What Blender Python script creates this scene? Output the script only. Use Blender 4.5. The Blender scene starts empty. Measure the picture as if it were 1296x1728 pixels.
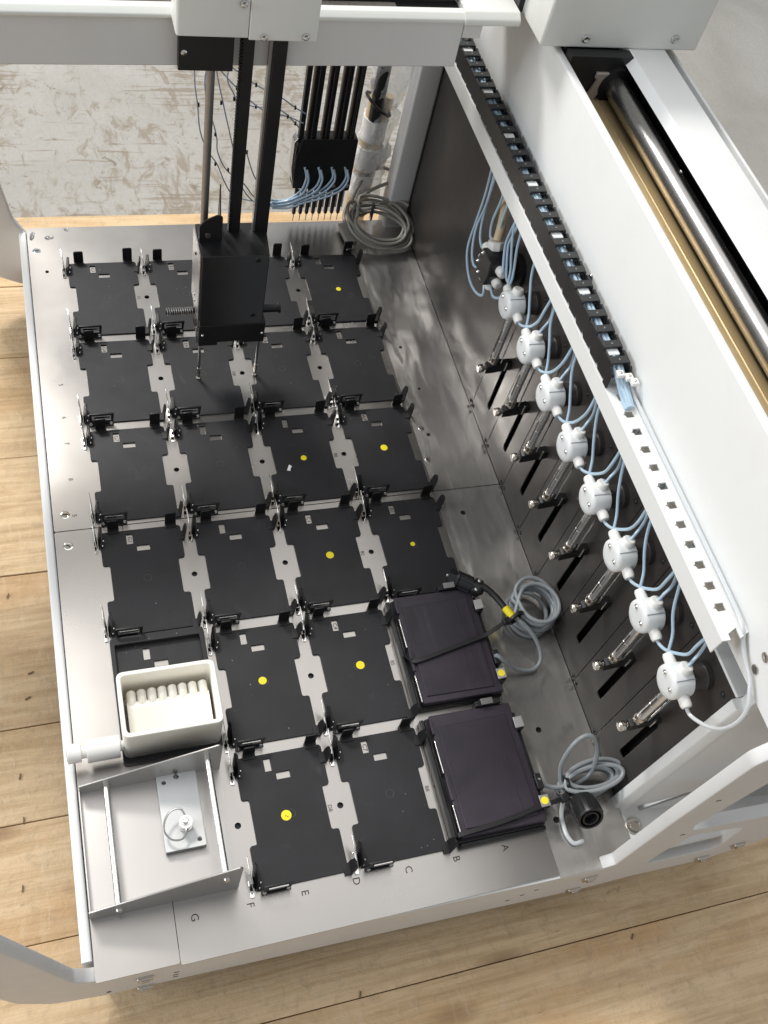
import bpy, bmesh, math, random
from mathutils import Vector, Matrix
random.seed(7)
S = 0.001                      # everything below is written in millimetres
SC = bpy.context.scene
COL = SC.collection

# ------------------------------------------------------------------ camera, world, lamps, exposure
cam = bpy.data.cameras.new('camera'); camo = bpy.data.objects.new('camera', cam); COL.objects.link(camo)
cam.sensor_fit = 'VERTICAL'; cam.sensor_height = 24.0; cam.lens = 23.0366
cam.clip_start = 0.02; cam.clip_end = 60
# camera axes (right, down, forward) in the place's own frame
RX = Vector((0.95181271, -0.24459688, 0.18499983))
RY = Vector((-0.10798498, -0.83189999, -0.5443176))
RZ = Vector((0.28703975, 0.49811121, -0.81822577))
m = Matrix((( RX.x, -RY.x, -RZ.x, -202.826*S), (RX.y, -RY.y, -RZ.y, -594.245*S), (RX.z, -RY.z, -RZ.z, 944.058*S), (0, 0, 0, 1)))
camo.matrix_world = m
SC.camera = camo

w = bpy.data.worlds.new('World'); SC.world = w; w.use_nodes = True
bg = w.node_tree.nodes['Background']; bg.inputs[0].default_value = (0.93, 0.96, 1.0, 1); bg.inputs[1].default_value = 0.40
SC.view_settings.view_transform = 'Standard'; SC.view_settings.look = 'None'
SC.cycles.caustics_reflective = False; SC.cycles.caustics_refractive = False; SC.cycles.sample_clamp_indirect = 4.0
SC.view_settings.exposure = 0.2; SC.view_settings.gamma = 1.0

def area(name, loc, target, sx, sy, power, col):
    l = bpy.data.lights.new(name, 'AREA'); l.shape = 'RECTANGLE'; l.size = sx; l.size_y = sy
    l.energy = power; l.color = col
    o = bpy.data.objects.new(name, l); COL.objects.link(o); o.location = loc
    o.rotation_euler = (Vector(target) - Vector(loc)).to_track_quat('-Z', 'Y').to_euler()
    return o
area('ceiling_lamp', (-1.05, 2.2, 2.9), (0, 0, 0), 0.8, 0.6, 88, (1.0, 0.97, 0.93))
area('ceiling_fill', (0.45, 1.25, 3.4), (0.45, 1.2, 0), 3.4, 2.9, 31, (1.0, 0.975, 0.95))  # added fill lamp standing in for a bright ceiling, sized to brighten the deck
area('window_light', (-3.2, 0.1, 1.6), (0.2, 0, 0.2), 1.6, 1.8, 55, (0.94, 0.97, 1.0))

# ------------------------------------------------------------------ materials
def mat(name, col=(.8,.8,.8), rough=.5, metal=0.0, spec=.5, trans=0.0, ior=1.45, alpha=1.0, coat=0.0, sub=0.0):
    mt = bpy.data.materials.new(name); mt.use_nodes = True
    b = mt.node_tree.nodes['Principled BSDF']
    b.inputs['Base Color'].default_value = (*col, 1); b.inputs['Roughness'].default_value = rough
    b.inputs['Metallic'].default_value = metal; b.inputs['Specular IOR Level'].default_value = spec
    b.inputs['Transmission Weight'].default_value = trans; b.inputs['IOR'].default_value = ior
    b.inputs['Alpha'].default_value = alpha; b.inputs['Coat Weight'].default_value = coat
    if sub:
        b.inputs['Subsurface Weight'].default_value = sub; b.inputs['Subsurface Radius'].default_value = (1, .9, .7)
        b.inputs['Subsurface Scale'].default_value = 0.004
    return mt
class NT:
    def __init__(s, mt):
        s.t = mt.node_tree; s.b = s.t.nodes['Principled BSDF']
    def n(s, typ, **kw):
        x = s.t.nodes.new(typ)
        for k, v in kw.items():
            if k in x.inputs: x.inputs[k].default_value = v
            else: setattr(x, k, v)
        return x
    def l(s, a, b): s.t.links.new(a, b)
    def coord(s, scale=(1,1,1), rnd=False, rot=(0,0,0)):
        tc = s.n('ShaderNodeTexCoord'); mp = s.n('ShaderNodeMapping'); mp.inputs['Scale'].default_value = scale
        mp.inputs['Rotation'].default_value = rot
        s.l(tc.outputs['Object'], mp.inputs[0])
        if rnd:
            oi = s.n('ShaderNodeObjectInfo'); vm = s.n('ShaderNodeVectorMath', operation='SCALE'); vm.inputs[0].default_value = (17, 9, 5)
            s.l(oi.outputs['Random'], vm.inputs['Scale']); s.l(vm.outputs[0], mp.inputs['Location'])
        return mp.outputs[0]
    def noise(s, vec, scale, detail=4, rough=.55, dist=0):
        x = s.n('ShaderNodeTexNoise'); x.inputs['Scale'].default_value = scale; x.inputs['Detail'].default_value = detail
        x.inputs['Roughness'].default_value = rough; x.inputs['Distortion'].default_value = dist
        s.l(vec, x.inputs['Vector']); return x.outputs['Fac']
    def ramp(s, fac, stops):
        r = s.n('ShaderNodeValToRGB'); e = r.color_ramp.elements
        while len(e) < len(stops): e.new(.5)
        for k, (p, c) in enumerate(stops):
            e[k].position = p; e[k].color = (*c, 1) if len(c) == 3 else c
        s.l(fac, r.inputs[0]); return r.outputs[0]
    def mrange(s, fac, a, b, c, d):
        r = s.n('ShaderNodeMapRange'); 
        for k, v in zip((1,2,3,4), (a,b,c,d)): r.inputs[k].default_value = v
        s.l(fac, r.inputs[0]); return r.outputs[0]
    def mix(s, fac, a, b, blend='MIX'):
        x = s.n('ShaderNodeMix', data_type='RGBA', blend_type=blend)
        for sock, v in ((x.inputs[0], fac), (x.inputs[6], a), (x.inputs[7], b)):
            if hasattr(v, 'is_linked'): s.l(v, sock)
            else: sock.default_value = v if not isinstance(v, tuple) else (*v, 1)
        return x.outputs[2]
    def bump(s, h, strength=.2, dist=.001):
        x = s.n('ShaderNodeBump'); x.inputs['Strength'].default_value = strength; x.inputs['Distance'].default_value = dist
        s.l(h, x.inputs['Height']); s.l(x.outputs[0], s.b.inputs['Normal']); return x

M = {}
def white_paint(name, col, rough=.42):
    mt = mat(name, col, rough); t = NT(mt); v = t.coord((1,1,1), True)
    t.bump(t.noise(v, 900, 2), .12, .0004)
    f = t.noise(v, 9, 5, .6)
    t.l(t.mix(t.mrange(f, .5, .78, 0, .6), col, (col[0]*.90, col[1]*.89, col[2]*.865)), t.b.inputs['Base Color'])
    t.l(t.mrange(t.noise(v, 40, 3), .3, .7, rough-.06, rough+.1), t.b.inputs['Roughness'])
    return mt
M['white'] = white_paint('white_powder_coat', (.80, .81, .80))
M['cover'] = white_paint('warm_white_cover', (.76, .77, .73), .38)
M['panel'] = white_paint('pale_grey_panel', (.70, .70, .69), .48)

def deck_mat(name, col, r0, r1, wavy, bright, aniso=.65, ws=(11, 3.5, 1)):
    mt = mat(name, col, r0, 1.0); t = NT(mt)
    v2 = t.coord((1, 1, 1)); blot = t.noise(v2, 6, 4, .5, 0); spots = t.noise(v2, 70, 5, .7)
    t.l(t.mix(t.mrange(blot, .35, .7, 0, 1), tuple(c*bright for c in col), col), t.b.inputs['Base Color'])
    add = t.n('ShaderNodeMath', operation='MULTIPLY_ADD'); t.l(spots, add.inputs[0]); add.inputs[1].default_value = .12; t.l(blot, add.inputs[2])
    t.l(t.mrange(add.outputs[0], .38, .72, r0, r1), t.b.inputs['Roughness'])
    t.b.inputs['Anisotropic'].default_value = aniso
    cx = t.n('ShaderNodeCombineXYZ'); cx.inputs[1].default_value = 1.0; t.l(cx.outputs[0], t.b.inputs['Tangent'])
    big = t.noise(t.coord(ws), 1.0, 2, .4)
    t.bump(big, .3, wavy)
    return mt
M['deck'] = deck_mat('brushed_steel', (.50, .478, .452), .25, .37, .0012, .92)
M['strip'] = deck_mat('wavy_steel', (.64, .615, .585), .15, .25, .016, .86, .3, (30, 11, 1))
M['strip'].node_tree.nodes['Principled BSDF'].inputs['Metallic'].default_value = .80
M['tray'] = deck_mat('satin_aluminium', (.55, .53, .51), .30, .42, .0008, .95)

def plate_mat():
    mt = mat('black_coated_sheet', (.022, .022, .024), .42, 0, .36); t = NT(mt)
    v = t.coord((1,1,1), True)
    vor = t.n('ShaderNodeTexVoronoi'); vor.inputs['Scale'].default_value = 95; t.l(v, vor.inputs['Vector'])
    dot = t.mrange(vor.outputs['Distance'], .03, .055, 1, 0)
    msk = t.mrange(t.noise(v, 22, 2), .52, .60, 0, 1)
    mm = t.n('ShaderNodeMath', operation='MULTIPLY'); t.l(dot, mm.inputs[0]); t.l(msk, mm.inputs[1])
    cl = t.noise(v, 14, 5, .65)
    base = t.mix(t.mrange(cl, .35, .7, 0, 1), (.018, .018, .020), (.027, .027, .030))
    sm = t.noise(v, 19, 6, .65, 1.2); base = t.mix(t.mrange(sm, .6, .72, 0, .5), base, (.052, .052, .056))
    t.l(t.mix(mm.outputs[0], base, (.5, .48, .45)), t.b.inputs['Base Color'])
    t.l(t.mrange(t.noise(v, 9, 6, .6), .3, .7, .33, .58), t.b.inputs['Roughness'])
    t.bump(t.noise(v, 1500, 2), .18, .0003)
    return mt
M['plate'] = plate_mat()
def plain_noise(name, col, rough, metal=0, var=.25, bump=.15, bscale=900, **kw):
    mt = mat(name, col, rough, metal, **kw); t = NT(mt); v = t.coord((1,1,1), True)
    f = t.noise(v, 25, 5, .6)
    t.l(t.mix(t.mrange(f, .3, .7, 0, 1), tuple(c*(1-var) for c in col), tuple(min(1, c*(1+var)) for c in col)), t.b.inputs['Base Color'])
    t.l(t.mrange(t.noise(v, 60, 4), .3, .7, rough*.93, min(1, rough*1.08)), t.b.inputs['Roughness'])
    if bump: t.bump(t.noise(v, bscale, 2), bump, .0003)
    return mt
M['black'] = plain_noise('black_painted_metal', (.012, .012, .013), .40)
M['blackp'] = plain_noise('black_plastic', (.016, .016, .017), .36)
M['wall'] = plain_noise('black_anodised_panel', (.040, .035, .032), .42, 0.0, .05, .04, 1500, spec=.7)
M['dark'] = plain_noise('dark_cavity', (.01, .01, .01), .8)
def purple():
    mt = mat('purple_black_anodised', (.03, .023, .034), .37); t = NT(mt); v = t.coord((1,1,1), True)
    f = t.noise(v, 11, 5, .6, .6); g = t.noise(t.coord((60, 5, 5), True), 1.0, 4, .6)
    c = t.mix(t.mrange(f, .35, .7, 0, 1), (.021, .0165, .024), (.046, .036, .050))
    t.l(t.mix(t.mrange(g, .6, .75, 0, .4), c, (.07, .058, .072)), t.b.inputs['Base Color'])
    t.l(t.mrange(f, .3, .7, .46, .30), t.b.inputs['Roughness']); t.bump(t.noise(v, 700, 3), .12, .0003)
    return mt
M['purple'] = purple()
M['chrome'] = mat('chrome', (.86, .85, .83), .09, 1.0)
M['leaf'] = mat('polished_spring_steel', (.66, .65, .63), .12, 1.0)
M['steel'] = plain_noise('bright_steel', (.62, .61, .59), .22, 1.0, .08, 0)
M['rod'] = plain_noise('ground_steel_rod', (.38, .37, .365), .27, 1.0, .03, 0)
M['dullrod'] = plain_noise('dull_steel_rod', (.30, .295, .29), .38, .8, .05, 0)
M['brownrod'] = plain_noise('dark_bronze_rod', (.10, .075, .055), .35, .7, .1, 0)
M['bracket'] = plain_noise('pale_bracket_metal', (.42, .37, .33), .5, .25, .05, 0)
M['gold'] = plain_noise('gold_anodised', (.62, .47, .255), .42, .45, .03, 0)
M['nickel'] = plain_noise('nickel', (.66, .62, .55), .2, 1.0, .1, 0)
M['grey_cable'] = plain_noise('grey_cable', (.27, .29, .30), .33, 0, .08, .1, 500)
M['usb_cable'] = plain_noise('warm_grey_cable', (.235, .225, .20), .42, 0, .1, .1, 500)
M['yellow'] = plain_noise('yellow_dot', (.93, .76, .02), .5, 0, .06, 0)
M['text'] = mat('engraved_ink', (.06, .045, .035), .6)
M['faint'] = mat('scribed_line', (.09, .09, .095), .5)
M['cream'] = plain_noise('cream_plastic', (.92, .89, .81), .38, 0, .03, .05, 700, sub=.25)
M['whitep'] = plain_noise('white_plastic', (.84, .83, .80), .35, 0, .03, .05, 700, sub=.2)
M['ptfe'] = plain_noise('translucent_white_plastic', (.80, .82, .82), .32, 0, .03, .05, 700, sub=.35)
M['hose'] = plain_noise('tan_hose', (.62, .49, .31), .45, 0, .1, .1, 300)
M['paper'] = plain_noise('white_tape', (.80, .79, .77), .55, 0, .05, .2, 200)
M['chip'] = mat('white_scrap', (.85, .85, .84), .5)
def tube_mat(name, col):
    mt = mat(name, col, .18, 0, .6); t = NT(mt)
    t.b.inputs['Transmission Weight'].default_value = .2
    lw = t.n('ShaderNodeLayerWeight'); lw.inputs['Blend'].default_value = .35
    t.l(t.mix(lw.outputs['Facing'], col, tuple(min(1, c*1.35) for c in col)), t.b.inputs['Base Color'])
    return mt
M['blue'] = tube_mat('pale_blue_tubing', (.50, .66, .82))
M['clear'] = tube_mat('clear_tubing', (.72, .75, .77))
M['thin'] = plain_noise('blue_grey_wire', (.33, .37, .46), .4, 0, .15, 0)
M['glass'] = mat('syringe_glass', (.80, .79, .77), .2, .8, .6)
M['rust'] = plain_noise('rusty_staple', (.16, .11, .06), .6, .2, .3, .2)
M['drop'] = mat('clear_drop', (1, 1, 1), .02, 0, .5, 1.0, 1.33)
def film():
    mt = mat('clear_plastic_film', (1, 1, 1), .12, 0, .8); t = NT(mt)
    tr = t.n('ShaderNodeBsdfTransparent'); mx = t.n('ShaderNodeMixShader'); lw = t.n('ShaderNodeLayerWeight'); lw.inputs['Blend'].default_value = .5
    f = t.mrange(lw.outputs['Facing'], .05, .9, .16, .85)
    t.l(f, mx.inputs[0]); t.l(tr.outputs[0], mx.inputs[1]); t.l(t.b.outputs[0], mx.inputs[2])
    t.l(mx.outputs[0], t.t.nodes['Material Output'].inputs[0])
    t.bump(t.noise(t.coord(), 60, 3, .6, 1.0), .8, .004)
    return mt
M['film'] = film()

def wood():
    mt = mat('pale_pine_board', (.5, .36, .2), .62); t = NT(mt)
    v = t.coord((1.3, 13, 13), True)
    g1 = t.noise(v, 2.2, 7, .62, 1.6)
    vf = t.coord((5, 120, 120), True); fib = t.noise(vf, 1.0, 4, .7, .4)
    big = t.noise(t.coord((2.2, 5, 5), True), 1.4, 4, .6, .5)
    c = t.ramp(g1, [(.26, (.42, .29, .165)), (.40, (.58, .435, .275)), (.55, (.68, .54, .37)), (.72, (.55, .40, .24))])
    c = t.mix(t.mrange(fib, .44, .64, 0, .5), c, (.40, .28, .16))
    c = t.mix(t.mrange(big, .52, .74, 0, .75), c, (.56, .34, .16))
    oi = t.n('ShaderNodeObjectInfo'); tone = t.ramp(oi.outputs['Random'], [(0, (.93, .87, .78)), (1, (1.12, 1.06, .95))])
    c = t.mix(1.0, c, tone, 'MULTIPLY')
    vs = t.coord((9, 70, 9), True); dk = t.noise(vs, 1.6, 5, .7, .8)
    c = t.mix(t.mrange(dk, .63, .72, 0, .55), c, (.23, .15, .085))
    kn = t.n('ShaderNodeTexVoronoi'); kn.inputs['Scale'].default_value = 1.0; t.l(t.coord((3.2, 9, 9), True), kn.inputs['Vector'])
    c = t.mix(t.mrange(kn.outputs['Distance'], .05, .13, .75, 0), c, (.26, .15, .07))
    gr = t.noise(t.coord((3, 3, 3), True), 22, 8, .72, .4)
    c = t.mix(t.mrange(gr, .52, .72, 0, .5), c, (.34, .25, .16))
    saw = t.noise(t.coord((55, 9, 9), True, rot=(0, 0, .12)), 2.2, 5, .7, .5)
    c = t.mix(t.mrange(saw, .55, .75, 0, .35), c, (.74, .62, .46))
    t.l(c, t.b.inputs['Base Color'])
    h = t.n('ShaderNodeMath', operation='MULTIPLY_ADD'); t.l(fib, h.inputs[0]); h.inputs[1].default_value = .6; t.l(gr, h.inputs[2])
    t.bump(h.outputs[0], .7, .0022)
    return mt
M['wood'] = wood()
def concrete():
    mt = mat('worn_concrete', (.5, .47, .42), .6); t = NT(mt)
    v = t.coord((1,1,1)); a = t.noise(v, 2.6, 8, .62, .5); b = t.noise(v, 18, 8, .68); fine = t.noise(v, 110, 6, .7)
    c = t.ramp(a, [(.3, (.31, .30, .275)), (.5, (.39, .375, .345)), (.68, (.45, .435, .41))])
    c = t.mix(t.mrange(fine, .35, .7, 0, .35), c, (.30, .285, .25))
    # brown patches where the surface has worn away, only on the side behind the machine
    st = t.noise(t.coord((34, 17, 1), rot=(0, 0, .25)), 1.0, 9, .74, 1.0); pm = t.noise(v, 4.5, 5, .6, .6)
    q = t.n('ShaderNodeMath', operation='MULTIPLY_ADD'); t.l(pm, q.inputs[0]); q.inputs[1].default_value = .7; t.l(st, q.inputs[2])
    sx = t.n('ShaderNodeSeparateXYZ'); t.l(v, sx.inputs[0])
    side = t.mrange(sx.outputs[0], .45, .75, 1, 0)
    def msk(f):
        x = t.n('ShaderNodeMath', operation='MULTIPLY'); t.l(f, x.inputs[0]); t.l(side, x.inputs[1]); return x.outputs[0]
    c = t.mix(msk(t.mrange(q.outputs[0], .86, .96, 0, .75)), c, (.235, .195, .14))
    scr = t.noise(t.coord((9, 120, 1), rot=(0, 0, -.55)), 1.0, 4, .6, .3); sp = t.noise(v, 5, 3)
    q2 = t.n('ShaderNodeMath', operation='MULTIPLY_ADD'); t.l(sp, q2.inputs[0]); q2.inputs[1].default_value = .9; t.l(scr, q2.inputs[2])
    c = t.mix(msk(t.mrange(q2.outputs[0], 1.02, 1.10, 0, .7)), c, (.22, .18, .13))
    bl = t.noise(t.coord((1.6, 1.6, 1)), 20, 6, .7, .8)
    c = t.mix(msk(t.mrange(bl, .62, .67, 0, .8)), c, (.17, .135, .09))
    t.l(c, t.b.inputs['Base Color'])
    h = t.n('ShaderNodeMath', operation='ADD'); t.l(b, h.inputs[0]); t.l(fine, h.inputs[1])
    t.bump(h.outputs[0], .45, .003)
    return mt
M['concrete'] = concrete()

# ------------------------------------------------------------------ mesh helpers
class MB:
    def __init__(s): s.bm = bmesh.new()
    def add(s, vs, fs):
        o = [s.bm.verts.new(v) for v in vs]
        for f in fs:
            try: s.bm.faces.new([o[i] for i in f])
            except ValueError: pass
        return s
    def box(s, x0, x1, y0, y1, z0, z1, mtx=None):
        v = [Vector((x, y, z)) for z in (z0, z1) for y in (y0, y1) for x in (x0, x1)]
        if mtx: v = [mtx @ p for p in v]
        return s.add(v, [(0,2,3,1), (4,5,7,6), (0,1,5,4), (2,6,7,3), (0,4,6,2), (1,3,7,5)])
    def prism(s, poly, ax, a, b, mtx=None):
        def q(u, v, w):
            return Vector({'x': (w, u, v), 'y': (u, w, v), 'z': (u, v, w)}[ax])
        n = len(poly); v = [q(*p, a) for p in poly] + [q(*p, b) for p in poly]
        if mtx: v = [mtx @ p for p in v]
        fs = [tuple(range(n)), tuple(range(2*n-1, n-1, -1))] + [(i, i+n, (i+1) % n + n, (i+1) % n) for i in range(n)]
        return s.add(v, fs)
    def lathe(s, p0, d, prof, n=20):
        # prof: list of (distance along d, radius)
        d = Vector(d).normalized(); p0 = Vector(p0)
        u = d.orthogonal().normalized(); w_ = d.cross(u)
        vs, fs = [], []
        for (t, r) in prof:
            for k in range(n):
                a = 2*math.pi*k/n; vs.append(p0 + d*t + (u*math.cos(a) + w_*math.sin(a))*r)
        for i in range(len(prof)-1):
            for k in range(n):
                fs.append((i*n+k, i*n+(k+1) % n, (i+1)*n+(k+1) % n, (i+1)*n+k))
        fs.append(tuple(range(n-1, -1, -1))); fs.append(tuple((len(prof)-1)*n+k for k in range(n)))
        return s.add(vs, fs)
    def cyl(s, p0, p1, r, r1=None, n=16):
        d = Vector(p1) - Vector(p0)
        return s.lathe(p0, d, [(0, r), (d.length, r if r1 is None else r1)], n)
    def dome(s, p, d, r, h, n=14):
        return s.lathe(p, d, [(0, r), (h*.55, r*.86), (h*.88, r*.5), (h, r*.12)], n)
    def tube(s, pts, r, n=8, closed=False, sub=6):
        P = smooth(pts, sub, closed); N = len(P)
        rings = []; up = None
        for i in range(N):
            a = P[(i-1) % N] if (closed or i > 0) else P[0]; b = P[(i+1) % N] if (closed or i < N-1) else P[-1]
            t = (b-a).normalized()
            if up is None: up = t.orthogonal().normalized()
            up = (up - t*up.dot(t)).normalized(); sd = t.cross(up)
            rings.append([P[i] + (up*math.cos(2*math.pi*k/n) + sd*math.sin(2*math.pi*k/n))*r for k in range(n)])
        vs = [v for rg in rings for v in rg]; fs = []
        for i in range(N if closed else N-1):
            j = (i+1) % N
            for k in range(n): fs.append((i*n+k, i*n+(k+1) % n, j*n+(k+1) % n, j*n+k))
        if not closed:
            fs.append(tuple(range(n-1, -1, -1))); fs.append(tuple((N-1)*n+k for k in range(n)))
        return s.add(vs, fs)
    def ribbon(s, pts, w_, th, nrm=(0,0,1), sub=5):
        P = smooth(pts, sub); vs, fs = [], []
        for i, p in enumerate(P):
            t = (P[min(i+1, len(P)-1)] - P[max(i-1, 0)]).normalized(); sd = t.cross(Vector(nrm)).normalized(); up = sd.cross(t)
            for a, b in ((-1,-1), (1,-1), (1,1), (-1,1)): vs.append(p + sd*a*w_/2 + up*b*th/2)
        for i in range(len(P)-1):
            for k in range(4): fs.append((i*4+k, i*4+(k+1) % 4, i*4+4+(k+1) % 4, i*4+4+k))
        fs += [(3,2,1,0), tuple(4*(len(P)-1)+k for k in range(4))]
        return s.add(vs, fs)
def smooth(pts, sub=6, closed=False):
    P = [Vector(p) for p in pts]; n = len(P)
    if n < 3 and not closed: return P
    out = []
    for i in range(n if closed else n-1):
        g = lambda k: P[k % n] if closed else P[max(0, min(n-1, k))]
        a, b, c, d = g(i-1), g(i), g(i+1), g(i+2)
        for j in range(sub):
            t = j/sub
            out.append(.5*((2*b) + (c-a)*t + (2*a-5*b+4*c-d)*t*t + (3*b-a-3*c+d)*t**3))
    if not closed: out.append(P[-1])
    return out
def finish(me, mt, angle=38):
    me.materials.clear(); me.materials.append(mt)
    me.shade_smooth(); me.set_sharp_from_angle(angle=math.radians(angle))
def obj(name, mb, mt, parent=None, loc=(0,0,0), bev=0, seg=2, label=None, sharp=38):
    me = bpy.data.meshes.new(name)
    bmesh.ops.scale(mb.bm, vec=(S, S, S), verts=mb.bm.verts)
    bmesh.ops.recalc_face_normals(mb.bm, faces=mb.bm.faces)
    mb.bm.to_mesh(me); mb.bm.free(); finish(me, mt, sharp)
    return link(name, me, parent, loc, bev, seg, label)
def link(name, me, parent=None, loc=(0,0,0), bev=0, seg=2, label=None):
    o = bpy.data.objects.new(name, me); COL.objects.link(o)
    o.location = Vector(loc)*S
    if parent: o.parent = parent
    if bev:
        b = o.modifiers.new('bevel', 'BEVEL'); b.width = bev*S; b.segments = seg; b.limit_method = 'ANGLE'; b.angle_limit = math.radians(40)
    if label: o['label'] = label
    return o
def rpoly(pts, r, n=4):
    out = []; N = len(pts)
    for i in range(N):
        p = Vector((*pts[i],)); rr = r[i] if isinstance(r, (list, tuple)) else r
        a = Vector((*pts[i-1],)) - p; b = Vector((*pts[(i+1) % N],)) - p
        if rr <= 0: out.append(tuple(p)); continue
        ang = a.angle(b); d = min(rr/math.tan(ang/2), a.length*.49, b.length*.49)
        p0 = p + a.normalized()*d; p1 = p + b.normalized()*d
        for k in range(n+1):
            t = k/n; out.append(tuple((1-t)**2*p0 + 2*t*(1-t)*p + t*t*p1))
    return out
def rect(x0, x1, y0, y1, r=0, n=3):
    p = [(x0,y0), (x1,y0), (x1,y1), (x0,y1)]
    return rpoly(p, r, n) if r else p
def circ(x, y, r, n=18): return [(x+r*math.cos(2*math.pi*k/n), y+r*math.sin(2*math.pi*k/n)) for k in range(n)]
def sheet_mesh(name, outer, holes, th, mt, mtx=None, bev=0.0):
    # a flat sheet with real openings, centred on its own plane, thickness th
    cu = bpy.data.curves.new(name, 'CURVE'); cu.dimensions = '2D'; cu.fill_mode = 'BOTH'
    for pl in [outer] + list(holes):
        sp = cu.splines.new('POLY'); sp.points.add(len(pl)-1)
        for i, p in enumerate(pl): sp.points[i].co = (p[0]*S, p[1]*S, 0, 1)
        sp.use_cyclic_u = True
    cu.extrude = max(th/2 - bev, .02)*S
    if bev: cu.bevel_depth = bev*S; cu.offset = -bev*S; cu.bevel_resolution = 1
    tmp = bpy.data.objects.new('tmp', cu); COL.objects.link(tmp)
    dg = bpy.context.evaluated_depsgraph_get(); dg.update()
    me = bpy.data.meshes.new_from_object(tmp.evaluated_get(dg)); me.name = name
    bpy.data.objects.remove(tmp); bpy.data.curves.remove(cu)
    if mtx is not None:
        mm = mtx.copy(); mm.translation = mm.translation*S; me.transform(mm)
    finish(me, mt, 40); return me
def sheet(name, outer, holes, th, mt, parent=None, mtx=None, bev=0.0, loc=(0,0,0), label=None):
    return link(name, sheet_mesh(name, outer, holes, th, mt, mtx, bev), parent, loc, label=label)
def text_mesh(txt, size, mt, th=.12):
    cu = bpy.data.curves.new('txt', 'FONT'); cu.body = txt; cu.size = size*S; cu.align_x = 'CENTER'; cu.align_y = 'CENTER'
    cu.extrude = th/2*S; cu.resolution_u = 3
    tmp = bpy.data.objects.new('tmp', cu); COL.objects.link(tmp)
    dg = bpy.context.evaluated_depsgraph_get(); dg.update()
    me = bpy.data.meshes.new_from_object(tmp.evaluated_get(dg)); me.name = 'lettering'
    bpy.data.objects.remove(tmp); bpy.data.curves.remove(cu); me.materials.clear(); me.materials.append(mt)
    return me
TXT = {}
def text(name, txt, size, parent, loc, rz=-math.pi/2, mt=None, rx=0):
    k = (txt, size, (mt or M['text']).name)
    if k not in TXT: TXT[k] = text_mesh(txt, size, mt or M['text'])
    o = link(name, TXT[k], parent, loc); o.rotation_euler = (rx, 0, rz); return o
def thing(name, label, cat, loc=(0,0,0), group=None):
    o = bpy.data.objects.new(name, None); COL.objects.link(o); o.location = Vector(loc)*S
    o.empty_display_size = .01
    return tag(o, label, cat, group)
def tag(o, label, cat=None, group=None, kind=None):
    if label: o['label'] = label
    if cat: o['category'] = cat
    if group: o['group'] = group
    if kind: o['kind'] = kind
    return o
XZ = lambda y: Matrix(((1,0,0,0), (0,0,-1,y), (0,1,0,0), (0,0,0,1)))      # sheet's (u, v) -> (x, z) at depth y
YZ = lambda x: Matrix(((0,0,1,x), (1,0,0,0), (0,1,0,0), (0,0,0,1)))       # sheet's (u, v) -> (y, z) at x
XY = lambda z: Matrix.Translation((0,0,z))
ROWY = [343.75, 206.25, 68.75, -70.3, -207.8, -345.3]                     # the rows of tab holes
COLX = [-150, -50, 50, 150]

# ------------------------------------------------------------------ the ground, the planks
tag(obj('concrete_floor', MB().box(-9000, 9000, -7000, 9000, -330, -290), M['concrete']), 'worn pale concrete floor with brown stains', None, None, 'structure')
ys = [652, 506, 372, 203, 31, -161, -265, -385, -503, -690, -880, -1070]
pal = thing('wooden_pallet', 'pale wooden pallet of wide boards under the machine', 'pallet', (0, 0, -130))
for i in range(len(ys)-1):
    y1, y0 = ys[i], ys[i+1]; g = .45
    mb = MB().prism(rpoly([(y0+g, -26+random.uniform(-1, 0)), (y1-g, -26), (y1-g, random.uniform(-1.6, 0)), (y0+g, random.uniform(-1.6, 0))], .9, 3), 'x', -900+random.uniform(-30, 10), 760+random.uniform(0, 40))
    obj('plank', mb, M['wood'], pal)
obj('bearer', MB().box(-890, 750, -1060, 620, -150, -28), M['wood'], pal)
stp = MB().prism(rpoly([(-3.6, -1), (-1, -.7), (1.5, -1.2), (3.2, -.4), (3.4, .8), (0, .6), (-3, 1.1)], .3, 1), 'z', -.2, .5)
sme = None
for (x, y, r) in [(-301, -215, 1.4), (-300, -262, 1.5), (-305, -330, 1.45), (-283, -98, .3), (-288, -128, .5), (5, -500, 1.3), (15, -560, 1.5), (310, -512, 1.0), (-302, 4, 1.2)]:
    if sme is None: o = obj('staple', stp, M['rust'], pal, (x, y, .1)); sme = o.data
    else: o = link('staple', sme, pal, (x, y, .3))
    o.rotation_euler = (0, 0, r)

# ------------------------------------------------------------------ the machine's frame
rob = thing('lab_robot_frame', 'white framed laboratory robot with a steel deck and black side wall', 'lab robot')
holes_r = [circ(x, y, 3.1) for x in (-100, 0, 100) for y in ROWY[:3]]
holes_f = [circ(x, y, 3.1) for x in (-100, 0, 100) for y in ROWY[3:] if not (x == -100 and y == ROWY[4])]
sheet('deck_panel', rect(-239.5, 196.6, 2.2, 478, 2), holes_r + [circ(-219, 396, 2.4)], 2.4, M['deck'], rob, XY(-1.2))
sheet('deck_panel', rect(-167.9, 196.6, -453.6, 1.2, 2), holes_f, 2.4, M['deck'], rob, XY(-1.25))
sheet('deck_panel', rect(-239.5, -168.5, -452, 1.2, 2), [], 2.4, M['deck'], rob, XY(-1.2))
sheet('side_deck_panel', rect(196.8, 282.6, 2.2, 478, 1), [circ(214, 86, 2.6), circ(216, 232, 2.0), circ(222, 160, 2.2)], 2.4, M['strip'], rob, XY(-1.2), label='shiny wavy steel strip along the black wall')
sheet('side_deck_panel', rect(196.8, 282.6, -456, 1.2, 1), [circ(224.4, -32.8, 3.2), circ(225.6, -308.7, 3.2), circ(212, -402, 3.4)], 2.4, M['strip'], rob, XY(-1.2), label='shiny wavy steel strip along the black wall')
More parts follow.
